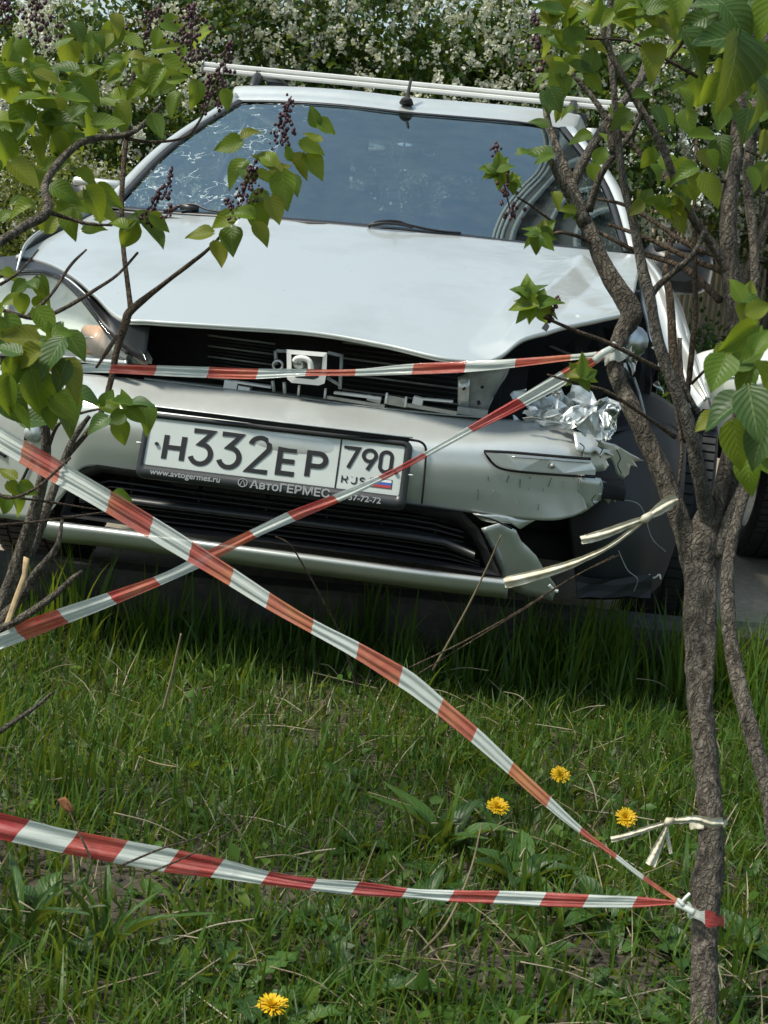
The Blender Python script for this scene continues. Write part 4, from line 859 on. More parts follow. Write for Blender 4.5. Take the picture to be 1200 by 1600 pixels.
# ================================================================== GRASS
def inframe_pts(n, x0, x1, y0, y1, r, dens=None):
    P = r.uniform((x0, y0), (x1, y1), (n, 2)); P = P[P[:, 1] < yk(P[:, 0])-.005]
    if dens is not None: P = P[r.uniform(size=len(P)) < dens(P)]
    return P
def vnoise(P, s, o): return np.array([noise.noise(Vector((x*s, y*s, o))) for x, y in P])
def gzv(P): return np.array([gz(x, y) for x, y in P])
def blades(P, H, W, seed, lean=.5, seg=4, tone=(0, 1), flat=0.0):
    r = np.random.default_rng(seed); n = len(P); z = gzv(P); a = r.uniform(0, 2*np.pi, n); ln = np.abs(r.normal(0, lean, n))+.08
    dx, dy = np.cos(a), np.sin(a); V = []; tw = r.normal(0, .9, n)
    for k in range(seg+1):
        t = k/seg; ang = ln*t*1.25+flat; h = H*(t-.28*t*t*np.minimum(1.6, ln)); out_ = H*(ln*.75*t*t+flat*t)
        cx, cy = P[:, 0]+dx*out_, P[:, 1]+dy*out_; cz = z-.01+h*np.cos(np.minimum(1.2, ln*.5*t))
        w = W*(1-t**1.8)*.5*(.65+.35*min(1, t*4))+.0002; pa = a+np.pi/2+tw*t
        V.append(np.stack([cx+np.cos(pa)*w, cy+np.sin(pa)*w, cz], 1)); V.append(np.stack([cx-np.cos(pa)*w, cy-np.sin(pa)*w, cz+w*.4], 1))
    V = np.stack(V, 1); m = 2*(seg+1); q = np.array([(2*k, 2*k+1, 2*k+3, 2*k+2) for k in range(seg)])
    F = (np.arange(n)[:, None, None]*m+q[None]).reshape(-1, 4); tn = r.uniform(tone[0], tone[1], n)
    U = np.stack([np.repeat(tn, m), np.tile(np.repeat(np.linspace(0, 1, seg+1), 2), n)], 1); return V.reshape(-1, 3), F, U
r_ = np.random.default_rng(3)
def dens_short(P):
    d = np.clip(.85+.8*vnoise(P, 2.3, 1), .15, 1)
    bare = np.exp(-(((P[:, 0]-.62)/.30)**2+((P[:, 1]+1.05)/.20)**2))+np.exp(-(((P[:, 0]+.02)/.22)**2+((P[:, 1]+.98)/.13)**2))+.8*np.exp(-(((P[:, 0]-.42)/.25)**2+((P[:, 1]+.62)/.07)**2))
    nearkerb = np.clip((P[:, 1]-(yk(P[:, 0])-.17))/.12, 0, 1)*(np.abs(P[:, 0]-.1) < .8)
    return d*np.clip(1-.82*bare, .1, 1)*(1-.75*nearkerb)
P1 = inframe_pts(190000, -2.2, 2.6, -2.4, .95, r_, dens_short)
hn = np.clip(1+.55*vnoise(P1, 3.1, 7), .5, 1.7); wet = np.clip((P1[:, 0]-.95)/.25, 0, 1)
H1 = r_.uniform(.03, .095, len(P1))*hn*(1+1.4*wet)
V, F, U = blades(P1, H1, r_.uniform(.0025, .0060, len(P1)), 31, .75, 3); g = fast_obj('grass', V, F, U, M['grass'], None, True); tag(g, 'short green lawn grass in front of the wreck', 'grass', kind='stuff')
# tall tufts: along the kerb, round the tree and here and there
tc = []
for k in range(85):
    x = r_.uniform(-1.7, 2.2); tc.append((x, yk(x)-abs(r_.normal(.09, .11))-.015, r_.uniform(.06, .17)))
for k in range(34): x = r_.uniform(-.6, 1.15); tc.append((x, yk(x)-r_.uniform(.02, .22), r_.uniform(.17, .28)))
for k in range(85): x = r_.uniform(.55, 1.25); tc.append((x, yk(x)-r_.uniform(.015, .22), r_.uniform(.14, .27)))
for k in range(120): tc.append((r_.uniform(1.0, 2.3), r_.uniform(-1.2, .55), r_.uniform(.14, .27)))
for k in range(40): x, y = r_.uniform(-.75, -.1), r_.uniform(-1.2, -.3); tc.append((x, y, r_.uniform(.08, .15)))
for k in range(170): tc.append((r_.uniform(-1.5, 1.9), r_.uniform(-1.6, .3), r_.uniform(.07, .16)))
PP, HH = [], []
for x, y, h in tc:
    n = r_.integers(7, 18); p = r_.normal((x, y), .022, (n, 2)); p = p[p[:, 1] < yk(p[:, 0])-.004]; PP.append(p); HH.append(h*r_.uniform(.55, 1.15, len(p)))
PP = np.concatenate(PP); HH = np.concatenate(HH)
V, F, U = blades(PP, HH, r_.uniform(.004, .0085, len(PP)), 32, .38, 6, (.1, 1)); g = fast_obj('grass_tufts', V, F, U, M['grass'], None, True); tag(g, 'long grass blades standing in tufts along the kerb and round the tree', 'grass', kind='stuff')
P2 = inframe_pts(9000, -2.0, 2.4, -2.2, .9, r_); H2 = r_.uniform(.03, .10, len(P2))
V, F, U = blades(P2, H2, r_.uniform(.0014, .0032, len(P2)), 33, 1.5, 3, flat=.35); g = fast_obj('dry_grass', V, F, U, M['straw'], None, True); tag(g, 'dead straw coloured grass lying between the green blades', 'dry grass', kind='stuff')
# small round leaved ground cover
P3 = inframe_pts(9000, -1.9, 2.2, -2.0, .8, r_, lambda P: np.clip(.35+1.3*vnoise(P, 2.9, 21), .02, 1)); C3 = np.stack([P3[:, 0], P3[:, 1], gzv(P3)+r_.uniform(.01, .05, len(P3))], 1)
V, F, U = leaf_cloud(C3, .026, 35, (0, 1), .55, .15, .6); g = fast_obj('ground_leaves', V, F, U, M['grass'], None, True); tag(g, 'small oval leaved weeds creeping through the lawn', 'ground cover', kind='stuff')
# crumbs of soil on the bare patches
P4 = inframe_pts(26000, -1.6, 1.8, -1.9, .7, r_, lambda P: np.clip(.15+1.0*np.exp(-(((P[:, 0]-.62)/.4)**2+((P[:, 1]+1.05)/.3)**2))+1.0*np.exp(-((yk(P[:, 0])-P[:, 1])/.14)**2), 0, 1))
s4 = r_.uniform(.002, .009, len(P4)); z4 = gzv(P4); o6 = np.array([(1, 0, 0), (-1, 0, 0), (0, 1, 0), (0, -1, 0), (0, 0, .7), (0, 0, -.7)]); V = (np.stack([P4[:, 0], P4[:, 1], z4+s4*.3], 1)[:, None]+o6[None]*s4[:, None, None]*r_.uniform(.6, 1.3, (len(P4), 6, 1))).reshape(-1, 3)
f8 = np.array([(0, 2, 4), (2, 1, 4), (1, 3, 4), (3, 0, 4), (2, 0, 5), (1, 2, 5), (3, 1, 5), (0, 3, 5)]); F = (np.arange(len(P4))[:, None, None]*6+f8[None]).reshape(-1, 3)
g = fast_obj('soil_crumbs', V, F, np.zeros((len(V), 2)), M['soil'], None, False); tag(g, 'crumbs of bare earth between the weeds and along the kerb', 'soil', kind='stuff')

# ================================================================== LEAF SHAPES (shared meshes, about 1 long, stalk at the origin)
def leafmesh(name, mat, kind='heart', bend=.25, fold=.22, wave=.03, seed=0):
    r = random.Random(seed); nt_, nw = (8, 4) if kind != 'tooth' else (13, 4); V, U, F = [], [], []
    for k in range(nt_+1):
        t = k/nt_
        if kind == 'heart': w = .345*math.sin(math.pi*min(1, t**.62*1.0))**.85*(1-.25*t)+(.0 if 0 < k < nt_ else 0)
        elif kind == 'oval': w = .24*math.sin(math.pi*t**.85)**.9
        elif kind == 'lance': w = .105*math.sin(math.pi*t**.9)**.75+.012*(1-t)
        else: w = (.05+.17*t)*(1.0 if k % 2 else .52)*(1 if t < .8 else (1-t)*5+.02)
        if k == nt_: w = .004
        if kind == 'heart' and k == 0: w = .05
        for i in range(nw+1):
            s = i/nw*2-1; z = -bend*t*t*.9+fold*w*abs(s)*1.3+wave*math.sin(7*t+3*s+seed)*abs(s)
            back = .10*(abs(s)**1.5)*(1-t)**4 if kind == 'heart' else 0
            V.append((w*s, .10+.9*t-back-bend*.12*t*t, z)); U.append((i/nw, t))
    m = nw+1; F = [(k*m+i, k*m+i+1, (k+1)*m+i+1, (k+1)*m+i) for k in range(nt_) for i in range(nw)]; b = len(V)
    V += [(-.012, 0, 0), (.012, 0, 0), (.010, .13, .0), (-.010, .13, .0)]; U += [(.5, 0)]*4; F.append((b, b+1, b+2, b+3))
    return mesh(name, V, F, mat, True, U)
HL = [leafmesh('lilac_leaf', M['leaf'], 'heart', b, f, .03, k) for k, (b, f) in enumerate(((.12, .25), (.35, .35), (.5, .2), (.22, .5), (.05, .3), (.6, .45), (-.15, .35)))]
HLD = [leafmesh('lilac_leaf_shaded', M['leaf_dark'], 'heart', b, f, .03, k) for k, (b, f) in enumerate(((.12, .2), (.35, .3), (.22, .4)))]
WL = {k: [leafmesh('weed_leaf', M['weed'], k, b, f, .04, q) for q, (b, f) in enumerate(((.2, .3), (.45, .3), (.7, .4)))] for k in ('oval', 'lance', 'tooth')}
def place(me, name, parent, p, tip, nrm, size, width=1.0):
    tip = np.array(tip, float); tip /= np.linalg.norm(tip); nrm = np.array(nrm, float); nrm -= tip*(nrm@tip); nrm /= np.linalg.norm(nrm); x = np.cross(tip, nrm)
    o = bpy.data.objects.new(name, me); COL.objects.link(o); o.parent = parent; q = Vector([float(v) for v in p])-wl(parent)
    o.matrix_basis = Matrix(((x[0]*size*width, tip[0]*size, nrm[0]*size, q[0]), (x[1]*size*width, tip[1]*size, nrm[1]*size, q[1]), (x[2]*size*width, tip[2]*size, nrm[2]*size, q[2]), (0, 0, 0, 1))); return o
lr = random.Random(21)
def leaf_px(parent, cx, cy, L, ang, d, dark=False, width=None):
    """a leaf whose middle shows at a pixel, L pixels long, its tip towards ang (0 right, 90 up), d metres away"""
    a = math.radians(ang); fs = lr.uniform(-.35, .35); real = L*d/FPX*1.04/max(.75, math.cos(fs)); tip = math.cos(a)*CR+math.sin(a)*CU+math.tan(fs)*CF
    nrm = -CF*lr.uniform(.5, 1.1)+np.array((lr.uniform(-.6, .6), lr.uniform(-.3, .3), lr.uniform(.2, .9))); tip = tip/np.linalg.norm(tip)
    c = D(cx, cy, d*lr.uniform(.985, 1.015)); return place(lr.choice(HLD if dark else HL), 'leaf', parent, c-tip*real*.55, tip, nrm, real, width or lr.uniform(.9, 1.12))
def stem(parent, pts, mat='bark', n=10, jit=.10, name='branch', dens=1.0):
    """pts: px, py, depth, width in pixels"""
    A = np.array(pts, float); P = np.array([D(x, y, d) for x, y, d, w in pts]); R = np.array([w*d/FPX/2 for x, y, d, w in pts])
    L = np.linalg.norm(np.diff(P, axis=0), axis=1).sum(); k = int(max(8, min(160, L/.008*dens))); Q = crom(P, k); Rr = crom(R[:, None], k)[:, 0]
    b = MB(); b.tube(Q, np.maximum(.0006, Rr), n, jit, seed=lr.random()*50); return b.out(name, M[mat], parent)
def buds(parent, pts, d, w, n, seed):
    """an upright panicle of closed buds along a pixel line"""
    r = random.Random(seed); b = MB(); P = crom(np.array([D(x, y, d) for x, y in pts]), 12); b.tube(P, .0011, 5)
    n = int(n*1.7)
    for k in range(n):
        t = k/(n-1); i = t*11; c = P[int(i)]; s = w*d/FPX*(1-.75*t)*.5; p = c+np.array((r.gauss(0, s), r.gauss(0, s), r.gauss(0, s*.5))); q = .0015+.0016*r.random()
        V, F, U = tube([p-np.array((0, 0, q)), p-np.array((0, 0, q*.4)), p+np.array((0, 0, q*.5)), p+np.array((0, 0, q*1.3))], [q*.4, q, q*.95, q*.3], 6); b.add(V, F, U)
    b.out('flower_bud_cluster', M['bud'], parent)['kind'] = 'stuff'
def whorl(parent, cx, cy, d, n, L, seed, up=90, spread=150, dark=False):
    r = random.Random(seed)
    for k in range(n):
        a = up+spread*(2*(k+.5)/n-1)+r.uniform(-14, 14); l = L*r.uniform(.7, 1.15); leaf_px(parent, cx+math.cos(math.radians(a))*l*.5, cy-math.sin(math.radians(a))*l*.5, l, a, d, dark)

# ================================================================== TREE ON THE RIGHT
tree = thing('lilac_tree', 'multi stemmed lilac tree with striped tape knotted round its trunk, before the crushed corner', 'tree', D(1102, 1610, 1.72))
T = lambda *p, **k: stem(tree, p, **k)
T((1104, 1680, 1.70, 46), (1102, 1600, 1.72, 43), (1101, 1500, 1.74, 41), (1102, 1430, 1.76, 42), (1105, 1385, 1.77, 50), (1110, 1340, 1.78, 43), (1111, 1290, 1.78, 38), (1104, 1200, 1.80, 38), (1094, 1100, 1.82, 39), (1090, 1000, 1.84, 42), (1093, 930, 1.85, 48), (1096, 880, 1.86, 52), (1098, 840, 1.86, 50), (1105, 800, 1.87, 30), n=36, jit=.13, name='trunk', dens=1.9)
T((1108, 830, 1.86, 16), (1111, 900, 1.845, 17), (1111, 980, 1.83, 17), (1108, 1060, 1.815, 15), (1106, 1120, 1.81, 8), n=24, jit=.14, name='trunk_rib', dens=1.6)
T((1088, 910, 1.86, 34), (1072, 840, 1.86, 34), (1048, 775, 1.86, 31), (1022, 712, 1.86, 31), (988, 640, 1.86, 28), (962, 578, 1.87, 25), (970, 525, 1.87, 27), (986, 487, 1.88, 34), (952, 430, 1.89, 28), (918, 355, 1.9, 22), (893, 290, 1.92, 17), (872, 235, 1.93, 13), (856, 190, 1.94, 10), (850, 140, 1.95, 9), n=26, jit=.12, dens=1.5)
T((915, 350, 1.9, 24), (893, 310, 1.89, 17), (872, 275, 1.88, 13), (860, 250, 1.88, 10), mat='bark_pale')
T((893, 300, 1.92, 14), (905, 265, 1.93, 16), (940, 205, 1.95, 15), (975, 158, 1.97, 14), (1000, 125, 1.98, 13), (1008, 100, 1.99, 10), mat='bark_pale')
T((920, 330, 1.9, 13), (938, 275, 1.88, 11), (962, 240, 1.87, 11), (995, 195, 1.86, 7), (1000, 160, 1.86, 4))
T((958, 240, 1.87, 12), (950, 195, 1.87, 11), (935, 165, 1.87, 9), (905, 128, 1.87, 8), (890, 110, 1.87, 6))
T((1112, 830, 1.86, 30), (1092, 740, 1.82, 23), (1078, 670, 1.80, 22), (1058, 615, 1.79, 21), (1030, 540, 1.78, 19), (1014, 460, 1.77, 18), (1004, 420, 1.77, 17), (990, 350, 1.77, 14), (975, 290, 1.77, 12), (966, 220, 1.77, 11), (958, 130, 1.77, 10), (952, 60, 1.77, 8), (955, -20, 1.77, 7), mat='bark_pale', n=14)
T((1075, 690, 1.84, 18), (1055, 580, 1.86, 15), (1047, 470, 1.88, 13), (1040, 420, 1.9, 10), (1052, 370, 1.91, 8), (1082, 300, 1.92, 6), (1088, 220, 1.93, 5), mat='twig')
T((1112, 850, 1.86, 26), (1126, 770, 1.84, 26), (1146, 690, 1.82, 27), (1166, 610, 1.80, 28), (1158, 530, 1.79, 29), (1143, 440, 1.79, 30), (1138, 340, 1.79, 27), (1150, 230, 1.80, 23), (1162, 120, 1.81, 20), (1172, 30, 1.82, 18), (1180, -40, 1.83, 16), n=14)
T((1172, 600, 1.83, 20), (1180, 420, 1.85, 15), (1168, 280, 1.87, 17), (1180, 180, 1.88, 16), (1195, 60, 1.89, 14), (1200, -30, 1.9, 12))
T((1144, 440, 1.79, 15), (1118, 390, 1.78, 15), (1085, 345, 1.77, 14), (1058, 290, 1.76, 13), (1033, 225, 1.75, 12), (995, 160, 1.74, 11), (965, 105, 1.73, 10), (945, 60, 1.73, 9), (940, 30, 1.73, 5))
T((1015, 465, 1.78, 12), (1030, 445, 1.77, 11), (1065, 415, 1.75, 10), (1085, 395, 1.74, 8), (1100, 360, 1.74, 5))
T((1090, 645, 1.80, 9), (1068, 600, 1.79, 8), (1063, 560, 1.79, 7), (1062, 528, 1.79, 8), n=8)
T((1072, 630, 1.83, 9), (1080, 560, 1.82, 10), (1086, 480, 1.81, 9), (1085, 380, 1.81, 8), (1086, 290, 1.81, 6), (1090, 200, 1.82, 4), mat='twig')
for q in (((1030, 577, 1.77, 8), (955, 538, 1.74, 7), (900, 517, 1.72, 6), (850, 496, 1.70, 5)), ((1055, 683, 1.8, 8), (1005, 648, 1.76, 6), (950, 613, 1.72, 6), (905, 600, 1.70, 5), (855, 585, 1.69, 3)),
          ((1140, 405, 1.8, 9), (1080, 385, 1.84, 8), (1020, 345, 1.88, 7), (975, 320, 1.9, 6), (930, 310, 1.92, 4)), ((1130, 425, 1.8, 10), (1070, 400, 1.85, 9), (1010, 372, 1.88, 7), (950, 350, 1.9, 5)),
          ((1125, 470, 1.8, 12), (1085, 430, 1.84, 11), (1050, 410, 1.87, 10), (1000, 395, 1.9, 8), (940, 365, 1.93, 6), (905, 350, 1.94, 4)), ((1080, 600, 1.82, 5), (1110, 570, 1.8, 4), (1140, 540, 1.79, 3)),
          ((945, 392, 1.9, 6), (905, 370, 1.88, 6), (872, 363, 1.87, 5), (860, 372, 1.87, 4)), ((868, 350, 1.88, 5), (835, 325, 1.87, 4), (808, 308, 1.86, 3)), ((1165, 480, 1.82, 14), (1120, 400, 1.9, 13), (1060, 300, 1.95, 11), (1000, 240, 2.0, 9), (965, 200, 2.0, 6)),
          ((1160, 290, 1.8, 6), (1110, 280, 1.78, 6), (1080, 290, 1.77, 5), (1062, 305, 1.77, 4)), ((1190, 245, 1.8, 6), (1165, 235, 1.8, 4)), ((1090, 120, 1.75, 6), (1045, 95, 1.74, 6), (985, 65, 1.73, 5), (915, 60, 1.73, 4)), ((1040, 100, 1.75, 5), (1070, 60, 1.73, 7), (1095, 10, 1.72, 8), (1110, -30, 1.7, 8)),
          ((1060, 760, 1.83, 4), (1065, 700, 1.83, 5), (1055, 640, 1.84, 4))):
    T(*q, mat='twig', n=8, name='twig')
T((1125, 870, 1.85, 30), (1146, 800, 1.84, 26), (1170, 745, 1.83, 22), (1192, 705, 1.82, 18), (1215, 660, 1.81, 15), mat='bark_pale', n=12)
T((1120, 800, 1.86, 18), (1135, 765, 1.85, 17), (1150, 720, 1.84, 14), (1145, 700, 1.84, 10), mat='bark', n=10)
# knots of bark
for px, py, s in ():
    b = MB(); q = D(px, py, 1.77); b.tube([q+CF*.015, q-CF*.004, q-CF*.010], np.array((1.1, 1, .4))*s*1.78/FPX, 9, .25, seed=px); b.out('knot', M['bark'], tree)
RL = [(855, 20, 45, 110, 1.7), (868, 15, 35, 70, 1.7), (895, 30, 50, 200, 1.7), (843, 50, 42, 172, 1.7), (880, 62, 55, 140, 1.7), (905, 50, 55, 40, 1.7), (845, 120, 40, 200, 1.72), (880, 137, 42, -85, 1.72), (915, 108, 48, -10, 1.72), (930, 132, 40, -50, 1.72), (860, 92, 40, 160, 1.72), (898, 92, 36, 60, 1.72), (925, 92, 48, 80, 1.72), (868, 115, 45, 230, 1.72),
      (885, 175, 30, 200, 1.8), (905, 213, 38, 190, 1.8), (872, 180, 26, 250, 1.8), (840, 192, 34, 160, 1.8), (838, 240, 50, 165, 1.85), (848, 250, 34, 210, 1.85), (980, 22, 50, -70, 1.6), (1010, 50, 58, 170, 1.6), (1043, 42, 62, -60, 1.6), (1020, 97, 66, -95, 1.6), (1120, 15, 62, -105, 1.5), (1080, 40, 60, -150, 1.5), (1090, 85, 85, -60, 1.4), (1145, 120, 130, -95, 1.35), (1120, 60, 90, 190, 1.4), (1190, 160, 85, -80, 1.4), (1188, 100, 80, -70, 1.4), (1095, 66, 60, -60, 1.5), (1160, 40, 90, -50, 1.4), (1195, 30, 80, -110, 1.4),
      (1125, 185, 48, -100, 1.6), (1128, 240, 58, -90, 1.6), (1092, 215, 48, 195, 1.6), (1105, 255, 45, -60, 1.65), (1068, 268, 46, 200, 1.7), (1112, 300, 62, -65, 1.65), (1088, 290, 44, -100, 1.7), (1040, 330, 45, -80, 1.75), (1062, 348, 42, -65, 1.75), (1022, 318, 40, 185, 1.75), (1178, 282, 42, -80, 1.6), (1192, 226, 44, -100, 1.6), (870, 315, 32, -70, 1.85), (940, 240, 40, 60, 1.9), (945, 215, 34, 120, 1.9), (1012, 250, 36, -120, 1.9), (930, 275, 40, -70, 1.95), (975, 30, 44, 120, 1.65), (1060, 12, 60, -100, 1.55), (1075, 160, 52, -60, 1.55), (1110, 145, 60, -120, 1.5), (1165, 200, 60, -100, 1.5), (930, 15, 46, 75, 1.7), (820, 235, 26, 20, 1.85),
      (1155, 532, 74, -140, 1.22), (1122, 588, 72, -115, 1.2), (1172, 560, 62, 30, 1.25), (1190, 530, 52, 60, 1.22), (1128, 645, 84, -150, 1.15), (1160, 600, 62, -120, 1.24), (1178, 650, 92, -85, 1.15), (1152, 700, 84, -80, 1.22), (1102, 662, 48, 215, 1.2), (1195, 600, 70, -60, 1.2), (1188, 482, 46, 20, 1.25), (1140, 565, 60, -60, 1.26), (1185, 700, 80, -110, 1.2), (1168, 745, 60, -95, 1.24)]
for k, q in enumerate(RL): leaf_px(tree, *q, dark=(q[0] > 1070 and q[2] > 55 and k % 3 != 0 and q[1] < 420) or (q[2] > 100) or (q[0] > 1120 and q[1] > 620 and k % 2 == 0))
whorl(tree, 838, 478, 1.70, 11, 44, 3, 95, 150); whorl(tree, 828, 462, 1.69, 5, 34, 33, 100, 60); whorl(tree, 908, 590, 1.70, 7, 38, 4, 80, 150); whorl(tree, 842, 368, 1.86, 8, 34, 5, 100, 170); whorl(tree, 778, 268, 1.86, 9, 30, 6, 60, 170); whorl(tree, 800, 285, 1.86, 5, 28, 7, 20, 120); whorl(tree, 1005, 318, 1.78, 5, 34, 8, 120, 120); whorl(tree, 900, 330, 1.88, 4, 28, 9, 200, 90)
whorl(tree, 1062, 310, 1.75, 5, 36, 10, 150, 140); whorl(tree, 1160, 470, 1.4, 4, 46, 11, 20, 140); whorl(tree, 1010, 15, 1.6, 8, 52, 12, 80, 150); whorl(tree, 1150, 10, 1.45, 6, 75, 13, -80, 120, True); whorl(tree, 880, 20, 1.7, 7, 48, 14, 90, 150)
r6 = random.Random(6)
for k in range(48):
    px, py = r6.uniform(835, 1200), r6.uniform(-10, 200)
    if px < 960 and py > 160: continue
    leaf_px(tree, px, py, r6.uniform(28, 48), r6.uniform(-160, 60), r6.uniform(1.65, 1.95), r6.random() < .2)
for k in range(34):
    px, py = r6.uniform(930, 1200), r6.uniform(-20, 330)
    if px < 1010 and py > 120: continue
    leaf_px(tree, px, py, r6.uniform(34, 60), r6.uniform(-150, 0), r6.uniform(1.55, 1.95), r6.random() < .3)
buds(tree, [(800, 340), (786, 280), (775, 225)], 1.86, 26, 34, 1); buds(tree, [(850, 130), (840, 60), (832, 20)], 1.75, 22, 24, 2); buds(tree, [(858, 500), (866, 480), (872, 465)], 1.7, 10, 10, 3)
# second stem, rooted out of the picture to the right
sh = thing('leaning_stem', 'slim grey brown stem leaning in front of the long grass, right of the taped trunk', 'shrub', D(1248, 1720, 1.585))
stem(sh, [(1252, 1760, 1.58, 32), (1240, 1600, 1.60, 29), (1222, 1430, 1.62, 27), (1205, 1260, 1.64, 27), (1180, 1165, 1.66, 26), (1160, 1090, 1.68, 25), (1143, 1010, 1.70, 24), (1137, 940, 1.71, 23), (1137, 890, 1.72, 20), (1147, 830, 1.73, 17), (1165, 770, 1.74, 15), (1190, 700, 1.75, 13), (1215, 640, 1.76, 11)], 'bark', 14, name='stem')
for px, py in (): b = MB(); q = D(px, py, 1.70); b.tube([q+CF*.01, q-CF*.006], [.010, .005], 8, .2); b.out('knot', M['bark'], sh)
for q in ((1205, 650, 60, 120, 1.6), (1190, 720, 60, -60, 1.65), (1205, 690, 56, 30, 1.65)): leaf_px(sh, *q)

# ================================================================== SHRUB ON THE LEFT
ls = thing('lilac_shrub', 'young lilac shrub with dark flower buds, before the left headlight', 'shrub', D(-20, 1010, 2.15))
L_ = lambda *p, **k: stem(ls, p, **k)
L_((-25, 1120, 2.2, 26), (-5, 980, 2.18, 24), (28, 885, 2.15, 26), (48, 820, 2.12, 22), (64, 760, 2.1, 18), (72, 700, 2.08, 16), (66, 640, 2.05, 13), (50, 590, 2.0, 9), n=14)
L_((-10, 1010, 2.2, 22), (18, 920, 2.2, 20), (52, 850, 2.2, 18), (82, 770, 2.2, 14), (104, 710, 2.2, 12), (118, 680, 2.2, 10), (140, 650, 2.2, 7), n=12)
L_((100, 720, 2.2, 8), (155, 650, 2.22, 9), (172, 600, 2.22, 10), (182, 550, 2.22, 11), (196, 505, 2.22, 14), (205, 485, 2.22, 13), (250, 448, 2.22, 8), (300, 410, 2.2, 7), (330, 385, 2.18, 5), (360, 350, 2.15, 4), mat='twig', n=10)
L_((205, 488, 2.22, 10), (199, 440, 2.24, 8), (193, 390, 2.26, 8), (190, 320, 2.28, 8), (194, 250, 2.3, 8), (205, 150, 2.32, 7), (212, 60, 2.33, 5), mat='twig', n=10)
L_((-40, 395, 1.95, 16), (0, 378, 1.95, 15), (40, 352, 1.96, 15), (68, 338, 1.97, 16), (75, 318, 1.98, 14), (70, 290, 2.0, 13), (90, 256, 2.02, 12), (122, 226, 2.05, 11), (150, 216, 2.08, 11), (200, 210, 2.1, 9), (228, 190, 2.12, 7), (252, 162, 2.14, 5), n=12)
L_((196, 216, 2.1, 6), (235, 222, 2.12, 5), (285, 216, 2.14, 4), (308, 195, 2.15, 4), (330, 150, 2.16, 3), (346, 100, 2.17, 2.5), mat='twig', n=8)
L_((78, 332, 1.98, 8), (110, 342, 2.0, 6), (140, 350, 2.0, 5), (175, 352, 2.02, 4), mat='twig', n=8)
L_((-20, 475, 1.9, 7), (20, 490, 1.9, 7), (60, 497, 1.92, 7), (100, 482, 1.95, 7), (150, 452, 2.0, 6), (185, 428, 2.05, 5), (215, 395, 2.1, 4), mat='twig', n=8)
L_((40, 497, 1.92, 6), (80, 460, 1.95, 5), (110, 415, 1.98, 5), (135, 390, 2.0, 3), mat='twig', n=8)
L_((150, 575, 2.0, 4), (170, 545, 2.0, 7), (182, 525, 2.02, 5), mat='twig', n=8)
L_((0, 445, 1.9, 6), (30, 425, 1.9, 4), (60, 390, 1.92, 3), mat='twig', n=8); L_((75, 700, 2.08, 6), (95, 660, 2.05, 5), (150, 640, 2.0, 4), (200, 640, 1.98, 3), mat='twig', n=8)
L_((-20, 760, 1.9, 6), (15, 778, 1.9, 5), (60, 760, 1.92, 5), (110, 715, 1.95, 4), mat='twig', n=8); L_((0, 820, 1.9, 4), (60, 815, 1.95, 4), (110, 808, 2.0, 4), (165, 800, 2.05, 2.5), mat='twig', n=8); L_((30, 778, 1.95, 4), (80, 785, 2.0, 4), (150, 796, 2.05, 2.5), mat='twig', n=8)
L_((-10, 985, 2.1, 15), (25, 945, 2.08, 13), (52, 900, 2.06, 12), (80, 868, 2.05, 11), (92, 845, 2.04, 8), (97, 812, 2.04, 5), n=10); L_((0, 962, 2.1, 10), (28, 940, 2.08, 12), (48, 912, 2.07, 12), (72, 893, 2.06, 7), n=10)
L_((-5, 985, 2.0, 14), (40, 962, 2.0, 13), (85, 930, 1.98, 11), (112, 905, 1.97, 9), (128, 893, 1.96, 6), mat='bark', n=10, name='dead_branch')
poly('torn_wood', [D(*p, 2.0) for p in [(8, 975), (22, 935), (36, 898), (40, 870), (48, 874), (42, 902), (30, 935), (14, 985)]], M['torn_wood'], ls, .006, .003, 2)
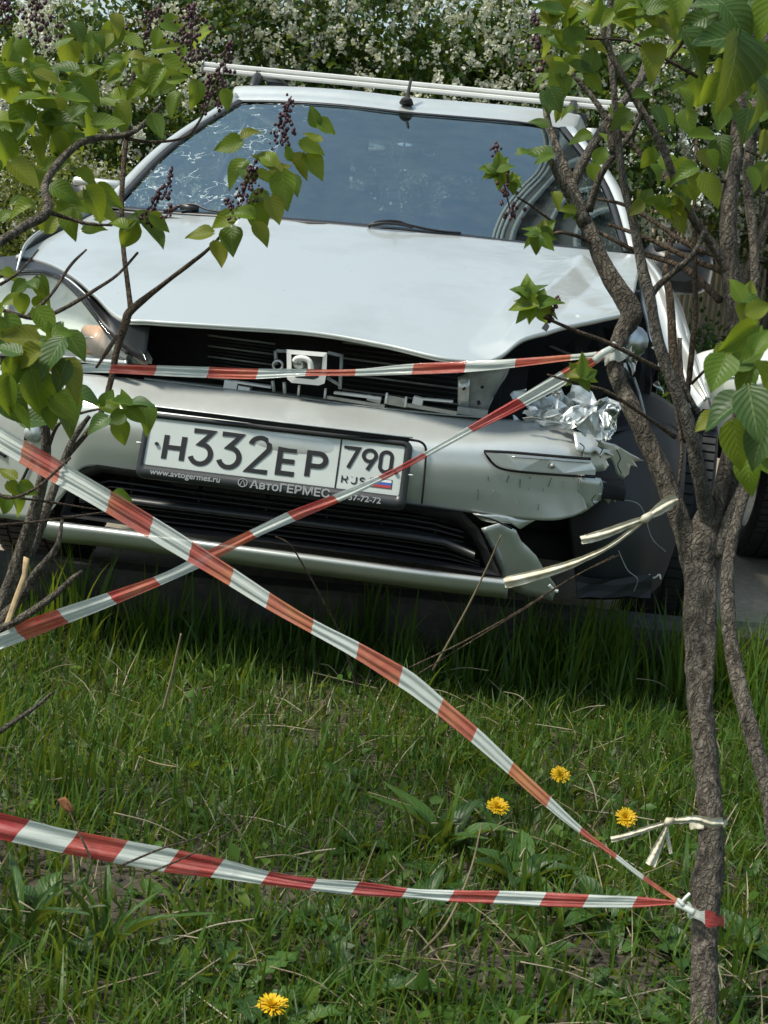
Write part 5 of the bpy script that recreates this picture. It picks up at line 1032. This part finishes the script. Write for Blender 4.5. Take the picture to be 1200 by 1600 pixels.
LLs = [(182, 33, 32, 90), (157, 66, 44, 222), (168, 100, 46, 200), (97, 105, 50, 165), (212, 68, 36, -40), (262, 72, 48, 10), (278, 108, 52, -32), (236, 120, 56, -72), (208, 142, 46, 200), (268, 138, 30, 20), (270, 165, 46, -105), (305, 150, 46, -95), (353, 158, 34, -80), (60, 152, 70, 10), (125, 158, 74, -42), (32, 195, 68, -100), (123, 210, 32, 60), (97, 188, 60, 0), (172, 193, 52, 5), (245, 200, 44, -70), (220, 105, 48, 120), (195, 95, 44, 60), (180, 120, 44, -20),
       (40, 275, 62, -42), (105, 300, 56, -20), (142, 278, 46, -25), (155, 322, 62, -50), (110, 352, 50, -85), (150, 358, 40, 10), (237, 370, 66, -62), (198, 372, 56, -125), (20, 110, 56, 30), (15, 140, 60, -60), (22, 75, 52, 60), (10, 235, 60, -80), (60, 235, 46, -60), (30, 330, 50, 200), (70, 200, 50, -110), (50, 120, 56, 150), (10, 180, 56, 20), (130, 130, 50, 100), (75, 165, 50, -30),
       (355, 228, 50, 195), (395, 206, 38, 30), (367, 270, 54, -130), (345, 345, 50, 190), (310, 368, 46, 190), (362, 378, 50, -85), (340, 400, 46, -80), (490, 180, 34, 105), (511, 200, 36, -35), (487, 217, 32, 160), (490, 232, 46, -20), (413, 250, 50, 150), (470, 262, 48, -50), (492, 262, 54, -58), (446, 300, 66, -80), (430, 330, 48, -72), (415, 243, 38, 130), (450, 236, 30, 95), (405, 345, 66, -80), (395, 310, 50, 200), (420, 280, 44, -20), (440, 262, 40, 40), (385, 268, 40, 120), (375, 330, 44, 160), (410, 368, 44, -60), (460, 290, 40, -70),
       (18, 433, 36, -20), (30, 452, 34, -135), (34, 478, 36, -80), (66, 455, 48, -78), (45, 440, 36, 140), (15, 470, 36, 200), (60, 478, 30, -100),
       (193, 776, 34, -20), (10, 740, 36, 150), (22, 765, 30, -60), (30, 790, 42, -70), (5, 792, 38, -130), (45, 765, 34, -30), (170, 338, 46, -20), (205, 345, 36, 60), (225, 340, 36, 20), (250, 350, 40, -40), (180, 345, 40, 150)]
for x, y, L, a in LLs: leaf_px(ls, x, y, L, a, 2.05 if y > 60 else 2.1)
LN = [(26, 530, 68, 178), (80, 520, 40, 90), (102, 517, 40, 20), (78, 562, 74, -118), (120, 542, 58, -55), (114, 590, 66, -50), (12, 622, 70, -98), (50, 590, 80, -95), (62, 620, 80, -75), (100, 642, 56, -40), (80, 655, 40, -90), (137, 622, 56, -12), (165, 632, 44, 150), (195, 622, 32, 110), (206, 632, 50, -5), (150, 663, 42, 210), (180, 655, 36, -150), (190, 678, 44, -72), (230, 655, 54, -75), (222, 628, 44, 10), (35, 560, 60, 200), (20, 585, 60, -120), (60, 545, 56, 150), (10, 545, 50, 160), (40, 515, 50, 40), (215, 650, 40, -30), (170, 620, 36, 60), (95, 590, 56, -110), (30, 655, 50, -60)]
for k, (x, y, L, a) in enumerate(LN): leaf_px(ls, x, y, L, a, 1.62 if x < 130 else 1.95, k % 4 == 3)
r8 = random.Random(8)
for k in range(95):
    px, py = r8.uniform(-30, 320), r8.uniform(30, 350)
    if py > 335-px*.75 or py < 55-px*.1: continue
    leaf_px(ls, px, py, r8.uniform(28, 52), r8.uniform(-160, 40), r8.uniform(1.95, 2.25), r8.random() < .2)
for k in range(42):
    px, py = r8.uniform(-20, 190), r8.uniform(60, 345); leaf_px(ls, px, py, r8.uniform(30, 54), r8.uniform(-150, 60), r8.uniform(1.95, 2.2))
for k in range(16): leaf_px(ls, r8.uniform(-20, 110), r8.uniform(500, 660), r8.uniform(40, 70), r8.uniform(-150, 0), r8.uniform(1.6, 1.9), r8.random() < .4)
for pts, d, w_, n_ in (([(438, 225), (445, 190), (455, 150)], 2.05, 26, 46), ([(255, 310), (262, 290), (270, 262)], 2.05, 12, 18), ([(228, 350), (236, 325), (248, 300)], 2.05, 18, 24), ([(268, 320), (262, 335), (255, 345)], 2.05, 10, 10), ([(376, 325), (385, 290), (398, 255)], 2.05, 30, 50), ([(300, 100), (300, 50), (305, 5)], 2.0, 50, 70), ([(340, 170), (350, 110), (362, 60)], 2.1, 24, 36), ([(318, 175), (325, 140), (330, 115)], 2.1, 14, 16), ([(225, 60), (235, 35), (250, 10)], 2.1, 30, 30), ([(60, 60), (55, 25), (60, -10)], 1.8, 40, 40), ([(10, 30), (5, 10), (8, -20)], 1.8, 40, 30), ([(365, 345), (360, 325), (352, 310)], 2.05, 12, 14)):
    buds(ls, pts, d, w_, n_, int(pts[0][0]))

# ================================================================== BARRIER TAPES
M['tape'] = None
def tapemat(name, red, worn):
    t = NT(name); sep = t.n('SeparateXYZ'); t.l(t.n('UVMap').outputs[0], sep.inputs[0]); u, v = sep.outputs[0], sep.outputs[1]
    k = t.math('FRACT', t.math('MULTIPLY', u, .5)); stripe = t.math('LESS_THAN', k, .5)
    sm = t.n('Mapping'); sm.inputs['Scale'].default_value = (1.3, 9, 1); t.l(t.n('UVMap').outputs[0], sm.inputs[0]); st = t.noise(1.0, 5, .6, vec=sm.outputs[0]); w_ = t.noise(9, 5, .65)
    rc = t.mix(t.math('MULTIPLY', t.ramp(w_, [(.42, (0, 0, 0)), (.66, (1, 1, 1))]), worn), red, (.68, .30, .13)); rc = t.mix(t.math('MULTIPLY', t.ramp(st, [(.45, (0, 0, 0)), (.7, (1, 1, 1))]), .35), rc, (.72, .42, .36))
    wc_ = t.mix(t.math('MULTIPLY', t.ramp(st, [(.5, (0, 0, 0)), (.75, (1, 1, 1))]), .3), (.66, .72, .68), (.78, .80, .74)); wc_ = t.mix(t.math('MULTIPLY', t.ramp(w_, [(.58, (0, 0, 0)), (.75, (1, 1, 1))]), .45*worn), wc_, (.66, .58, .32))
    c = t.mix(stripe, rc, wc_); t.set(Base_Color=c, Roughness=.34); t.p.inputs['Coat Weight'].default_value = .15
    t.bump(st, .35, .004)
    tl = t.n('BsdfTranslucent'); t.l(c, tl.inputs[0]); mx = t.n('MixShader'); mx.inputs[0].default_value = .35; t.l(t.p.outputs[0], mx.inputs[1]); t.l(tl.outputs[0], mx.inputs[2]); tp = t.n('BsdfTransparent'); m2 = t.n('MixShader'); m2.inputs[0].default_value = .06+.08*worn; t.l(mx.outputs[0], m2.inputs[1]); t.l(tp.outputs[0], m2.inputs[2]); t.l(m2.outputs[0], t.o.inputs[0]); return t.m
M['tape_worn'] = tapemat('worn_tape', (.50, .11, .085), .95); M['tape_red'] = tapemat('fresh_tape', (.46, .035, .045), .2); M['tape_mid'] = tapemat('part_worn_tape', (.52, .05, .045), .5)
def tape(name, label, pts, bounds, first_red, mat, group, folds=3, amp=.16, slant=.5, seed=0, parent=None):
    """pts: px, py, depth, width px; bounds: pixel x of the colour changes along the middle"""
    pts = np.array(pts, float); n = 150; C = crom(pts, n); P = np.array([D(x, y, d) for x, y, d, w in C]); Wd = C[:, 3]*C[:, 2]/FPX
    T = np.gradient(P, axis=0); T /= np.linalg.norm(T, axis=1)[:, None]; Nn = -np.broadcast_to(CF, T.shape); Nn = Nn-T*(Nn*T).sum(1)[:, None]; Nn /= np.linalg.norm(Nn, axis=1)[:, None]; W = np.cross(Nn, T)
    b = np.concatenate([[2*bounds[0]-bounds[1]-60], bounds, [2*bounds[-1]-bounds[-2]+60]]); uu = np.interp(C[:, 0], b, np.arange(len(b))-1+(1 if first_red else 0)+20); m = 22; V, U = [], []
    # slant of the printed edges: shift along the tape across its width, in stripes
    sl = np.gradient(uu)/np.maximum(1e-9, np.linalg.norm(np.gradient(P, axis=0), axis=1))
    for k in range(n):
        for i in range(m+1):
            s = i/m*2-1; ph = seed+k*.035
            z = amp*Wd[k]*(math.sin(s*math.pi*folds*.5+ph*.7)*.5+.35*math.sin(s*math.pi*folds*1.3+1.7*ph+seed)*(.5+.5*math.sin(ph*1.1)))+.0015*noise.noise(Vector((k*.11, s*1.5, seed)))
            e = Wd[k]/2*s*(1+.03*noise.noise(Vector((k*.13, seed, s))))
            V.append(P[k]+W[k]*e+Nn[k]*z); U.append((uu[k]+slant*sl[k]*e, (s+1)/2))
    F = [(k*(m+1)+i, k*(m+1)+i+1, (k+1)*(m+1)+i+1, (k+1)*(m+1)+i) for k in range(n-1) for i in range(m)]
    o = obj(name, V, F, M[mat], parent, uv=U)
    if parent is None: tag(o, label, 'barrier tape', group)
    return o
GT = 'red and white barrier tapes'
A_ = [(-60, 648, 1.98, 35), (0, 685, 1.96, 34), (72, 727, 1.95, 35), (150, 772, 1.93, 33), (215, 811, 1.925, 33), (290, 857, 1.91, 31), (353, 896, 1.90, 27), (420, 939, 1.885, 24), (487, 978, 1.875, 21), (558, 1016, 1.86, 25), (625, 1056, 1.85, 30), (655, 1077, 1.845, 28), (688, 1104, 1.84, 25), (742, 1149, 1.83, 23), (798, 1200, 1.82, 19), (853, 1250, 1.81, 17), (908, 1298, 1.80, 10), (963, 1339, 1.785, 7), (1005, 1371, 1.77, 7), (1060, 1409, 1.745, 7)]
tape('barrier_tape', 'wide worn tape slanting across the plate holder corner down to the trunk knot', A_, [35, 92, 170, 236, 297, 362, 418, 488, 559, 626, 688, 741, 798, 857, 907, 963, 1005, 1060], True, 'tape_worn', GT, 4, .13, .30, 1.3)
B_ = [(-60, 1277, 1.86, 43), (0, 1291, 1.85, 42), (100, 1314, 1.84, 39), (200, 1333, 1.825, 39), (275, 1346, 1.815, 38), (340, 1356, 1.81, 32), (415, 1371, 1.80, 23), (490, 1382, 1.79, 19), (560, 1388, 1.785, 22), (640, 1396, 1.78, 15), (700, 1400, 1.775, 18), (774, 1402, 1.77, 20), (841, 1405, 1.765, 22), (920, 1408, 1.755, 20), (991, 1409, 1.75, 17), (1047, 1410, 1.742, 7), (1064, 1411, 1.74, 6)]
tape('barrier_tape', 'lowest tape, running nearly level above the weeds to the trunk', B_, [33, 110, 188, 268, 340, 415, 490, 555, 632, 705, 775, 848, 915, 992, 1055], False, 'tape_red', GT, 3, .10, -.55, 4.1)
C_ = [(-60, 1020, 2.12, 31), (0, 999, 2.11, 30), (90, 966, 2.09, 27), (180, 933, 2.075, 21), (250, 906, 2.06, 16), (300, 883, 2.05, 18), (340, 862, 2.045, 18), (400, 832, 2.03, 15), (458, 806, 2.02, 17), (525, 779, 2.01, 14), (596, 747, 1.985, 10), (666, 710, 1.96, 9), (735, 671, 1.945, 12), (800, 636, 1.93, 18), (867, 598, 1.90, 22), (905, 575, 1.88, 20), (945, 554, 1.855, 10)]
tape('barrier_tape', 'tape rising from the low left past the plate to the knot on the left stem', C_, [30, 98, 175, 245, 330, 395, 455, 525, 595, 665, 735, 815, 885, 940], True, 'tape_mid', GT, 3, .15, .4, 2.2)
D_ = [(-20, 574, 1.86, 10), (40, 576, 1.95, 9), (80, 577, 2.05, 10), (125, 576, 2.10, 13), (170, 576, 2.12, 14), (248, 579, 2.11, 16), (324, 582, 2.10, 17), (400, 584, 2.07, 16), (478, 582, 2.05, 11), (556, 582, 2.02, 10), (638, 577, 1.99, 16), (727, 573, 1.96, 17), (806, 567, 1.93, 13), (895, 558, 1.88, 9), (946, 552, 1.855, 8)]
tape('barrier_tape', 'narrow folded tape crossing the open grille, tied to the left stem', D_, [60, 125, 172, 243, 325, 402, 478, 555, 645, 727, 805, 892, 930], True, 'tape_mid', GT, 2, .16, -.3, 5.0)
# wraps and knots
def wrap(name, label, cx, cy, d, rpx, wpx, bounds, mat, group=None, tilt=0., a0=150, a1=400, cat='barrier tape', parent=None, uoff=20.0, ustep=1.0):
    n, m = 40, 6; R = rpx*d/FPX; Wd = wpx*d/FPX; c = D(cx, cy, d); V, U = [], []
    for k in range(n+1):
        a = math.radians(a0+(a1-a0)*k/n)
        for i in range(m+1):
            s = i/m*2-1; V.append(c+CR*math.cos(a)*R*1.0+CF*math.sin(a)*R+CU*(Wd/2*s*(.75+.25*math.sin(k*.4))+tilt*math.cos(a)*R)-CR*.0+.001*np.array((noise.noise(Vector((k*.3, s, 1))),)*3)); U.append((uoff+ustep*k/n, (s+1)/2))
    F = [(k*(m+1)+i, k*(m+1)+i+1, (k+1)*(m+1)+i+1, (k+1)*(m+1)+i) for k in range(n) for i in range(m)]
    o = obj(name, V, F, M[mat], parent, uv=U)
    if parent is None: tag(o, label, cat, group)
    return o
k1 = wrap('tape_wrap', 'short red and white band of tape wound low round the tree trunk', 1103, 1428, 1.755, 29, 26, None, 'tape_red', None, -.28, 175, 365, uoff=20.0, ustep=2.4)
for q, wd in ((((1064, 1411, 1.742), (1072, 1402, 1.735), (1078, 1396, 1.735)), 5), (((1058, 1413, 1.742), (1070, 1418, 1.732), (1085, 1426, 1.725)), 11), (((1060, 1406, 1.74), (1066, 1412, 1.73), (1070, 1418, 1.735)), 7)):
    P = crom(np.array([D(*p) for p in q]), 12); b = MB(); b.tube(P, wd*1.74/FPX/2, 8, .2); o = b.out('knot', M['white_alu'] if wd == 5 else M['tape_red'], k1)
k2 = wrap('tape_wrap', 'short grey white band of tape knotted round the left stem above the crumpled lamp', 966, 556, 1.87, 21, 22, None, 'tape_mid', None, .25, 170, 375, uoff=20.2, ustep=.75)
b = MB(); b.tube(crom(np.array([D(930, 563, 1.85), D(942, 552, 1.842), D(955, 545, 1.845), D(960, 537, 1.85)]), 14), np.linspace(.0055, .0035, 14), 8, .25); b.out('knot', M['tape_red'], k2)
# old bleached scraps of tape
t = NT('bleached_tape'); st = t.noise(60, 5); t.set(Base_Color=t.ramp(st, [(.3, (.42, .37, .24)), (.55, (.60, .57, .45)), (.75, (.70, .68, .58))]), Roughness=.5); t.bump(st, .4, .003); M['bleached'] = t.m
def scrap(parent, pts, name='tail'):
    pts = np.array(pts, float); n = 50; C = crom(pts, n); P = np.array([D(x, y, d) for x, y, d, w in C]); Wd = C[:, 3]*C[:, 2]/FPX; T = np.gradient(P, axis=0); T /= np.linalg.norm(T, axis=1)[:, None]; W = np.cross(-CF, T); V = []
    for k in range(n):
        for i in range(9): s = i/8*2-1; V.append(P[k]+W[k]*Wd[k]/2*s-CF*.22*Wd[k]*math.sin(s*4.4+k*.05)+.0012*np.array((0, noise.noise(Vector((k*.3, s, 2))), 0)))
    return obj(name, V, [(k*9+i, k*9+i+1, (k+1)*9+i+1, (k+1)*9+i) for k in range(n-1) for i in range(8)], M['bleached'], parent)
s1 = thing('bleached_ribbon', 'bleached tape scrap tied round the forking stem, two tails pointing at the bumper', 'ribbon', D(1050, 785, 1.835))
scrap(s1, [(1058, 778, 1.84, 16), (1045, 785, 1.835, 22), (1030, 796, 1.83, 18), (1012, 808, 1.83, 9), (1005, 813, 1.83, 7)], 'band'); scrap(s1, [(1012, 808, 1.83, 7), (985, 818, 1.83, 12), (950, 832, 1.83, 15), (925, 840, 1.83, 15), (908, 844, 1.83, 12)])
scrap(s1, [(1010, 810, 1.83, 7), (985, 830, 1.84, 8), (950, 855, 1.85, 8), (915, 872, 1.86, 11), (880, 886, 1.87, 15), (840, 898, 1.88, 17), (800, 908, 1.89, 19), (788, 911, 1.89, 14)])
b = MB(); b.tube([D(1018, 803, 1.828), D(1008, 811, 1.825), D(1003, 814, 1.83)], [.004, .006, .004], 8, .2); b.out('knot', M['bleached'], s1)
s2 = thing('bleached_ribbon', 'bleached tape scrap tied round the trunk beside a dandelion, tails hanging', 'ribbon', D(1105, 1285, 1.77))
w2 = wrap('band', None, 1107, 1284, 1.79, 29, 15, None, 'bleached', None, .12, 165, 380, parent=s2)
scrap(s2, [(1130, 1284, 1.75, 17), (1110, 1285, 1.745, 16), (1088, 1280, 1.745, 12), (1065, 1282, 1.745, 10), (1048, 1283, 1.745, 7)], 'band')
scrap(s2, [(1050, 1283, 1.745, 7), (1020, 1292, 1.745, 9), (985, 1304, 1.745, 9), (955, 1312, 1.745, 8)]); scrap(s2, [(1044, 1285, 1.745, 5), (1036, 1305, 1.745, 10), (1026, 1328, 1.745, 14), (1016, 1352, 1.745, 15)]); scrap(s2, [(1042, 1287, 1.75, 3), (1044, 1310, 1.75, 6), (1048, 1334, 1.75, 5)])
b = MB(); b.tube([D(1052, 1281, 1.742), D(1044, 1284, 1.738), D(1040, 1287, 1.742)], [.003, .0055, .003], 8, .2); b.out('knot', M['bleached'], s2)

# ================================================================== FLOWERS, WEEDS, STALKS
def ground(px, py):
    p = Zp(px, py, 0.0)
    for k in range(4): p = Zp(px, py, gz(p[0], p[1]))
    return p
gr_ = random.Random(17)
def flower(label, px, py, base, rpx, tilt=.25):
    f = thing('dandelion', label, 'dandelion', ground(*base), 'dandelions in bloom'); g0 = np.array(wl(f)); dd = np.linalg.norm(g0-CAM)*.985
    dd = (g0-CAM)@CF*.985; hd = D(px, py, dd); R = rpx*dd/FPX; ax = np.array((0, 0, 1.))-CF*tilt*1.8; ax /= np.linalg.norm(ax); e1 = np.cross(ax, (1, 0, 0)); e1 /= np.linalg.norm(e1); e2 = np.cross(ax, e1)
    b = MB()
    for ring, (nr, rr, el, ll) in enumerate(((34, .25, .12, .85), (30, .18, .45, .72), (24, .12, .8, .55), (14, .06, 1.15, .42))):
        for k in range(nr):
            a = 2*math.pi*k/nr+ring*.5+gr_.uniform(-.08, .08); o_ = math.cos(a)*e1+math.sin(a)*e2; el_ = el+gr_.uniform(-.14, .14); d_ = o_*math.cos(el_)+ax*math.sin(el_); sd = np.cross(d_, ax); sd /= np.linalg.norm(sd); L = R*ll*gr_.uniform(.85, 1.12); p0 = hd+o_*R*rr*.5-ax*R*.25; w_ = R*.062; tn = gr_.random()
            b.add([p0-sd*w_*.6, p0+sd*w_*.6, p0+d_*L*.7+sd*w_, p0+d_*L*.7-sd*w_, p0+d_*L+sd*w_*.7-ax*R*.03, p0+d_*L-sd*w_*.7-ax*R*.03], [(0, 1, 2, 3), (3, 2, 4, 5)], [(tn, 0)]*6)
    b.out('flower_head', M['petal'], f, smooth=False)
    b = MB(); b.tube([hd-ax*R*.62, hd-ax*R*.5, hd-ax*R*.25], [R*.14, R*.3, R*.42], 10)
    b.out('calyx', M['weed'], f); b = MB(); b.tube(crom(np.array([g0-np.array((0, 0, .01)), g0*.5+hd*.5+np.array((.006, 0, 0)), hd-ax*R*.55]), 12), .0022, 7); b.out('stem', M['weed'], f)
    for k in range(5):
        a = gr_.uniform(0, 6.28); place(gr_.choice(WL['tooth']), 'leaf', f, g0+np.array((0, 0, .004)), (math.cos(a), math.sin(a), gr_.uniform(.25, .8)), (-.3*math.cos(a), -.3*math.sin(a), 1), gr_.uniform(.06, .10), 1.1)
flower('yellow dandelion in the middle of the lawn, left of the other two', 778, 1257, (781, 1300), 19); flower('yellow dandelion just under the slanting tape', 876, 1209, (874, 1250), 16, .5); flower('yellow dandelion beside the bleached ribbon near the trunk', 979, 1276, (985, 1330), 17, .7); flower('yellow dandelion at the bottom edge, largest in bloom', 426, 1566, (428, 1625), 26, .1)
def weed(label, px, py, leaves, kind, L, w=1.0, elev=(.3, .9), name='weed', aim=None, seed=0, group='broad leaved weeds in the lawn'):
    r = random.Random(seed*7+px); c = ground(px, py); o = thing(name, label, 'weed', c, group); c = np.array(wl(o))
    for k in range(leaves):
        a = 2*math.pi*(k+r.uniform(-.3, .3))/leaves if aim is None else math.radians(r.uniform(*aim)); e = r.uniform(*elev); place(r.choice(WL[kind]), 'leaf', o, c+np.array((math.cos(a)*.006, math.sin(a)*.006, .0)), (math.cos(a), math.sin(a), math.tan(e)), (-math.sin(e)*math.cos(a), -math.sin(e)*math.sin(a), 1), L*r.uniform(.7, 1.15), w)
    return o
weed('tall narrow leaved dock plant in the middle of the lawn', 684, 1330, 9, 'lance', .115, 1.2, (.7, 1.3), seed=1)
weed('broad ribbed leaves standing beneath the slanting tape', 812, 1385, 7, 'oval', .10, .75, (.5, 1.1), seed=2)
weed('dandelion leaf rosette on bare earth below the lowest tape', 585, 1500, 9, 'tooth', .095, 1.1, (.05, .6), seed=3)
weed('small dandelion leaf rosette at the very bottom edge', 545, 1570, 7, 'tooth', .10, 1.3, (.3, .9), seed=4)
weed('large pale dandelion leaves near the bottom left corner', 372, 1575, 6, 'tooth', .10, 1.2, (.5, 1.2), seed=5)
weed('dark upright leaves just under the lowest tape', 645, 1450, 7, 'lance', .09, 1.2, (.7, 1.25), seed=6)
weed('bright jagged leaved plant at the foot of the trunk', 985, 1590, 9, 'tooth', .075, 1.5, (.1, .7), seed=7)
weed('rosette of long leaves left of the taped trunk, under the tape knot', 945, 1440, 8, 'oval', .08, 1.0, (.2, .8), seed=8)
weed('leafy weed right of the trunk by the lower edge', 1160, 1490, 10, 'oval', .07, 1.3, (.2, 1.0), seed=9)
weed('small leafy weed between the trunk and the leaning stem', 1030, 1130, 9, 'oval', .055, 1.4, (.2, .9), seed=10)
weed('lobed leaf seedling climbing before the kerb on the left', 150, 975, 9, 'oval', .05, 1.5, (.3, 1.1), seed=11)
weed('lobed leaf seedling beside the kerb under the grille', 215, 985, 6, 'oval', .05, 1.5, (.3, 1.2), seed=12)
weed('jagged weed in shade near the trunk foot, lower right', 1130, 1560, 8, 'tooth', .09, 1.2, (.2, .9), seed=14)
weed('bluish grass leaved weed at the left edge', 30, 1480, 9, 'lance', .13, .45, (.9, 1.4), seed=15)
weed('grass leaved weed crossing the end of the lowest tape on the left', 160, 1500, 7, 'lance', .12, .4, (.9, 1.4), seed=16)
for k, (px, py) in enumerate([(60, 1420), (120, 1510), (255, 1570), (300, 1450), (440, 1450), (500, 1440), (745, 1440), (720, 1560), (840, 1500), (900, 1560), (610, 1400), (690, 1385), (330, 1290), (175, 1300), (560, 1330), (400, 1220), (300, 1180), (120, 1190), (520, 1240), (700, 1200), (900, 1130), (960, 1210), (1160, 1330), (1010, 1480), (880, 1420), (230, 1400), (470, 1530), (790, 1590), (1060, 1500), (350, 1400), (650, 1340), (920, 1350)]):
    kd = gr_.choice(['oval', 'oval', 'tooth']); nl = gr_.randint(5, 9); bt = [0, 33, 110, 188, 268, 340, 415, 490, 555, 632, 705, 775, 848, 915, 992, 1055, 1200]
    ib = max(i for i in range(len(bt)-1) if px >= bt[i]); ty = np.interp(px, [0, 310, 640, 1060], [1290, 1354, 1397, 1411]); dy = py-ty; col = 'red' if ib % 2 == 0 else 'white'; ordn = ['first', 'second', 'third', 'fourth', 'fifth', 'sixth', 'seventh', 'eighth'][ib//2]
    pos = 'just under' if 0 < dy < 70 else 'below' if 0 < dy < 150 else 'far below' if dy > 0 else 'just above' if dy > -60 else 'above'
    weed('small %s weed with %s leaves %s %s %s stripe of the lowest tape' % ('oval leaved' if kd == 'oval' else 'jagged', ['five', 'six', 'seven', 'eight', 'nine'][nl-5], pos, ordn, col), px, py, nl, kd, gr_.uniform(.032, .06), 1.35, (.2, 1.0), seed=20+k, name='small_weed', group='small weeds in the lawn')
def stalk(label, pts, w, mat='straw', name='dry_stalk', group='dry stalks'):
    P = np.array([D(*p) for p in pts]); Q = crom(P, 24); b = MB(); b.tube(Q, np.linspace(w, w*.5, 24)*P.shape[0]**0*2.4/FPX/2, 6); b.U = [(.5+.4*math.sin(len(pts)), v) for u, v in b.U]; o = b.out(name, M[mat]); tag(o, label, 'stalk', group); return o
stalk('pale straight straw leaning up against the broken bumper corner', [(676, 1048, 2.75), (730, 950, 2.72), (764, 880, 2.70), (783, 836, 2.68)], 5)
stalk('brown bent stalk curving up before the lower grille', [(560, 1085, 2.6), (535, 1000, 2.55), (500, 930, 2.5), (475, 885, 2.48), (452, 850, 2.46), (430, 838, 2.46)], 4, 'twig')
stalk('long thin twig running from the wheel liner down to the grass, upper of two', [(640, 1043, 2.72), (720, 1005, 2.7), (810, 955, 2.65), (890, 905, 2.6), (960, 868, 2.55)], 4, 'twig')
stalk('long thin twig running from the wheel liner down to the grass, lower of two', [(655, 1052, 2.72), (740, 1000, 2.7), (830, 945, 2.65), (900, 900, 2.6), (970, 866, 2.55)], 3, 'twig')
stalk('pale straw standing in the lawn left of the tape crossing', [(255, 1110, 2.5), (270, 1050, 2.48), (283, 990, 2.46)], 6)
stalk('dark dead stick lying at the left edge of the lawn', [(-10, 1150, 2.3), (25, 1125, 2.3), (55, 1105, 2.3), (82, 1082, 2.3)], 10, 'bark')
stalk('long pale straw crossing the lowest tape in the middle', [(660, 1487, 1.85), (700, 1440, 1.84), (735, 1360, 1.9), (752, 1290, 2.0)], 4)
stalk('thin dark twig crossing the lowest tape on the left', [(190, 1352, 1.78), (255, 1325, 1.78), (310, 1308, 1.79), (380, 1270, 1.82)], 3, 'twig')
stalk('second thin dark twig crossing the lowest tape on the left', [(225, 1367, 1.78), (305, 1332, 1.78), (400, 1275, 1.82)], 3, 'twig')
stalk('brown stem with a withered leaf sticking up at the lowest tape', [(143, 1342, 1.78), (125, 1305, 1.8), (112, 1275, 1.82), (105, 1255, 1.84)], 3, 'twig')
dl = thing('withered_leaf', 'curled brown dead leaf above the lowest tape on the left', 'leaf', D(105, 1258, 1.84)); poly('blade', [D(*p, 1.84) for p in [(92, 1248), (102, 1244), (112, 1258), (114, 1272), (104, 1270), (96, 1258)]], M['dead'], dl, .001, .004, 2)
rs = random.Random(12); b = MB()
for k in range(110):
    px, py = rs.uniform(20, 1190), rs.uniform(1060, 1595); g0 = ground(px, py)+np.array((0, 0, rs.uniform(.006, .03))); a = rs.uniform(0, 6.28); L = rs.uniform(.05, .16); e = g0+np.array((math.cos(a)*L, math.sin(a)*L, rs.uniform(0, .05))); V, F, U = tube(crom(np.array([g0, (g0+e)/2+np.array((0, 0, rs.uniform(-.004, .012))), e]), 8), rs.uniform(.0007, .0014), 5); tn = rs.choice([.3, .55, .8, 1.]); b.add(V, F, [(tn, v) for u, v in U])
tag(b.out('loose_straws', M['straw']), 'pale loose straws scattered over the lawn', 'straw', kind='stuff')
